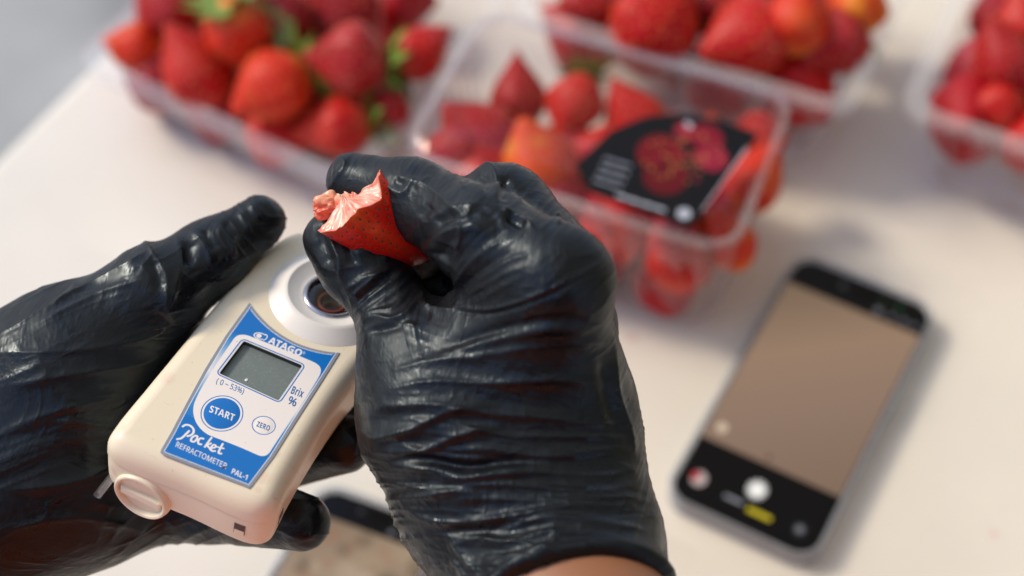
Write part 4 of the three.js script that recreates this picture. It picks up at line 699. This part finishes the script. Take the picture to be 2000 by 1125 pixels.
// ------------------------------------------------------------------ phones
function phone(corners, label, picture) {   // TL, TR, BR, BL on the photograph, at the glass
  const h = 0.0105, [tl, tr, br, bl] = corners.map(([x, y]) => onLevel(x, y, h)), mid = tl.clone().add(tr).add(br).add(bl).multiplyScalar(0.25), up = tl.clone().sub(bl).add(tr.clone().sub(br)).normalize();
  const Lh = (tl.distanceTo(bl) + tr.distanceTo(br)) / 2, Wd = (tl.distanceTo(tr) + bl.distanceTo(br)) / 2;
  const p = base('phone', V(mid.x, 0.0008, mid.z)); p.rotation.y = Math.atan2(-up.x, -up.z); tag(p, label, 'phone');
  const rr = (w, l, r) => { const s = new THREE.Shape(); s.moveTo(-w / 2 + r, -l / 2); s.lineTo(w / 2 - r, -l / 2); s.absarc(w / 2 - r, -l / 2 + r, r, -Math.PI / 2, 0); s.lineTo(w / 2, l / 2 - r); s.absarc(w / 2 - r, l / 2 - r, r, 0, Math.PI / 2); s.lineTo(-w / 2 + r, l / 2); s.absarc(-w / 2 + r, l / 2 - r, r, Math.PI / 2, Math.PI); s.lineTo(-w / 2, -l / 2 + r); s.absarc(-w / 2 + r, -l / 2 + r, r, Math.PI, 1.5 * Math.PI); return s; };
  const ex = (s, d, b, y) => new THREE.ExtrudeGeometry(s, { depth: d - 2 * b, bevelEnabled: true, bevelSize: b, bevelThickness: b, bevelOffset: -b, bevelSegments: 4, curveSegments: 12 }).rotateX(-Math.PI / 2).translate(0, y + b, 0);
  part('body', ex(rr(Wd - 0.005, Lh - 0.005, 0.0105), 0.0084, 0.002, 0.0012), std([0.02, 0.022, 0.028], 0.3, { metalness: 0.4 }), p);
  const cs = rr(Wd, Lh, 0.013); cs.holes.push(rr(Wd - 0.0052, Lh - 0.0052, 0.0104));
  part('case', ex(cs, 0.0108, 0.0009, 0), std([0.75, 0.78, 0.82], 0.12, { transmission: 0.78 }), p);
  for (const [x, z, l] of [[Wd / 2 + 0.0002, -0.02, 0.018], [-Wd / 2 - 0.0002, -0.030, 0.009], [-Wd / 2 - 0.0002, -0.012, 0.009]]) part('side_button', new RoundedBoxGeometry(0.0014, 0.003, l, 2, 0.0006).translate(x, 0.006, z), std([0.5, 0.52, 0.56], 0.25, { metalness: 0.6 }), p);
  const k = 8, cw = 74 * k, ch = 150 * k, cv = document.createElement('canvas'); cv.width = cw; cv.height = ch; const c = cv.getContext('2d');
  c.fillStyle = '#09090c'; c.fillRect(0, 0, cw, ch); picture(c, cw, ch, k);
  const tex = new THREE.CanvasTexture(cv); tex.colorSpace = THREE.SRGBColorSpace;
  const m = std([0, 0, 0], 0.10, { emissive: new THREE.Color(1, 1, 1), emissiveMap: tex, emissiveIntensity: 1.0, specularIntensity: 0.35 });
  const g = new THREE.ShapeGeometry(rr(Wd - 0.0065, Lh - 0.0065, 0.0098), 12).rotateX(-Math.PI / 2), P = g.attributes.position, uv = g.attributes.uv; for (let i = 0; i < P.count; i++) uv.setXY(i, P.getX(i) / (Wd - 0.0065) + 0.5, 0.5 - P.getZ(i) / (Lh - 0.0065));
  part('screen', g.translate(0, 0.0097, 0), m, p); return p;
}
const camUI = (tone, extra) => (c, w, h, k) => {
  const img = c.createLinearGradient(0, h * 0.1, w, h * 0.8); tone.forEach((t, i) => img.addColorStop(i / (tone.length - 1), t)); c.fillStyle = img; c.fillRect(0, h * 0.115, w, h * 0.66);
  if (extra) extra(c, w, h, k);
  const dot = (x, y, r, f) => { c.fillStyle = f; c.beginPath(); c.arc(x * w, y * h, r * k, 0, 7); c.fill(); };
  dot(0.5, 0.868, 5.0, '#f4f1ec'); c.strokeStyle = '#0a0a0c'; c.lineWidth = 0.5 * k; c.beginPath(); c.arc(0.5 * w, 0.868 * h, 4.3 * k, 0, 7); c.stroke();
  dot(0.13, 0.915, 4.0, '#b8a8a4'); dot(0.10, 0.91, 2.2, '#b0303a'); dot(0.86, 0.93, 3.2, '#3c3c42'); dot(0.86, 0.93, 1.6, '#77777e');
  c.fillStyle = '#8a8a90'; c.fillRect(w * 0.33, h * 0.925, w * 0.13, h * 0.012); c.fillStyle = '#c9b52a'; c.fillRect(w * 0.50, h * 0.932, w * 0.17, h * 0.016);
  for (const [x, r] of [[0.66, 2.0], [0.76, 1.4], [0.85, 1.6], [0.93, 1.4]]) dot(x, 0.085, r, '#66666c'); dot(0.78, 0.04, 1.2, '#1d5a34'); dot(0.36, 0.045, 1.6, '#3a3a40');
  c.fillStyle = '#000'; c.beginPath(); c.ellipse(w * 0.56, h * 0.04, w * 0.14, h * 0.014, 0, 0, 7); c.fill(); c.fillStyle = '#1f5a38'; c.beginPath(); c.arc(w * 0.66, h * 0.04, k * 0.8, 0, 7); c.fill();
};
phone([[1556, 500], [1842, 590], [1594, 1104], [1284, 968]], 'phone in a clear case with its camera open, lying alone at the right', camUI(['#74604f', '#957b66', '#8a7263', '#7d6757'], (c, w, h, k) => { c.fillStyle = 'rgba(222,200,176,0.9)'; c.beginPath(); c.arc(0.10 * w, 0.72 * h, 2.6 * k, 0, 7); c.fill(); c.fillStyle = 'rgba(60,45,36,0.7)'; c.beginPath(); c.arc(0.47 * w, 0.75 * h, 1.3 * k, 0, 7); c.fill(); }));
phone([[630, 928], [876, 1036], [640, 1506], [382, 1388]], 'phone mostly hidden below the gloved hands at the bottom edge', camUI(['#7a6653', '#a08b75', '#6c5b4c', '#8f7b69'], (c, w, h, k) => { for (let i = 0; i < 60; i++) { c.fillStyle = ['rgba(70,56,46,0.25)', 'rgba(196,176,156,0.22)', 'rgba(150,110,86,0.25)'][i % 3]; c.beginPath(); c.ellipse(rnd() * w, h * (0.13 + 0.6 * rnd()), k * (2 + 7 * rnd()), k * (2 + 5 * rnd()), rnd() * 3, 0, 7); c.fill(); } }));

renderer.render(scene, camera);
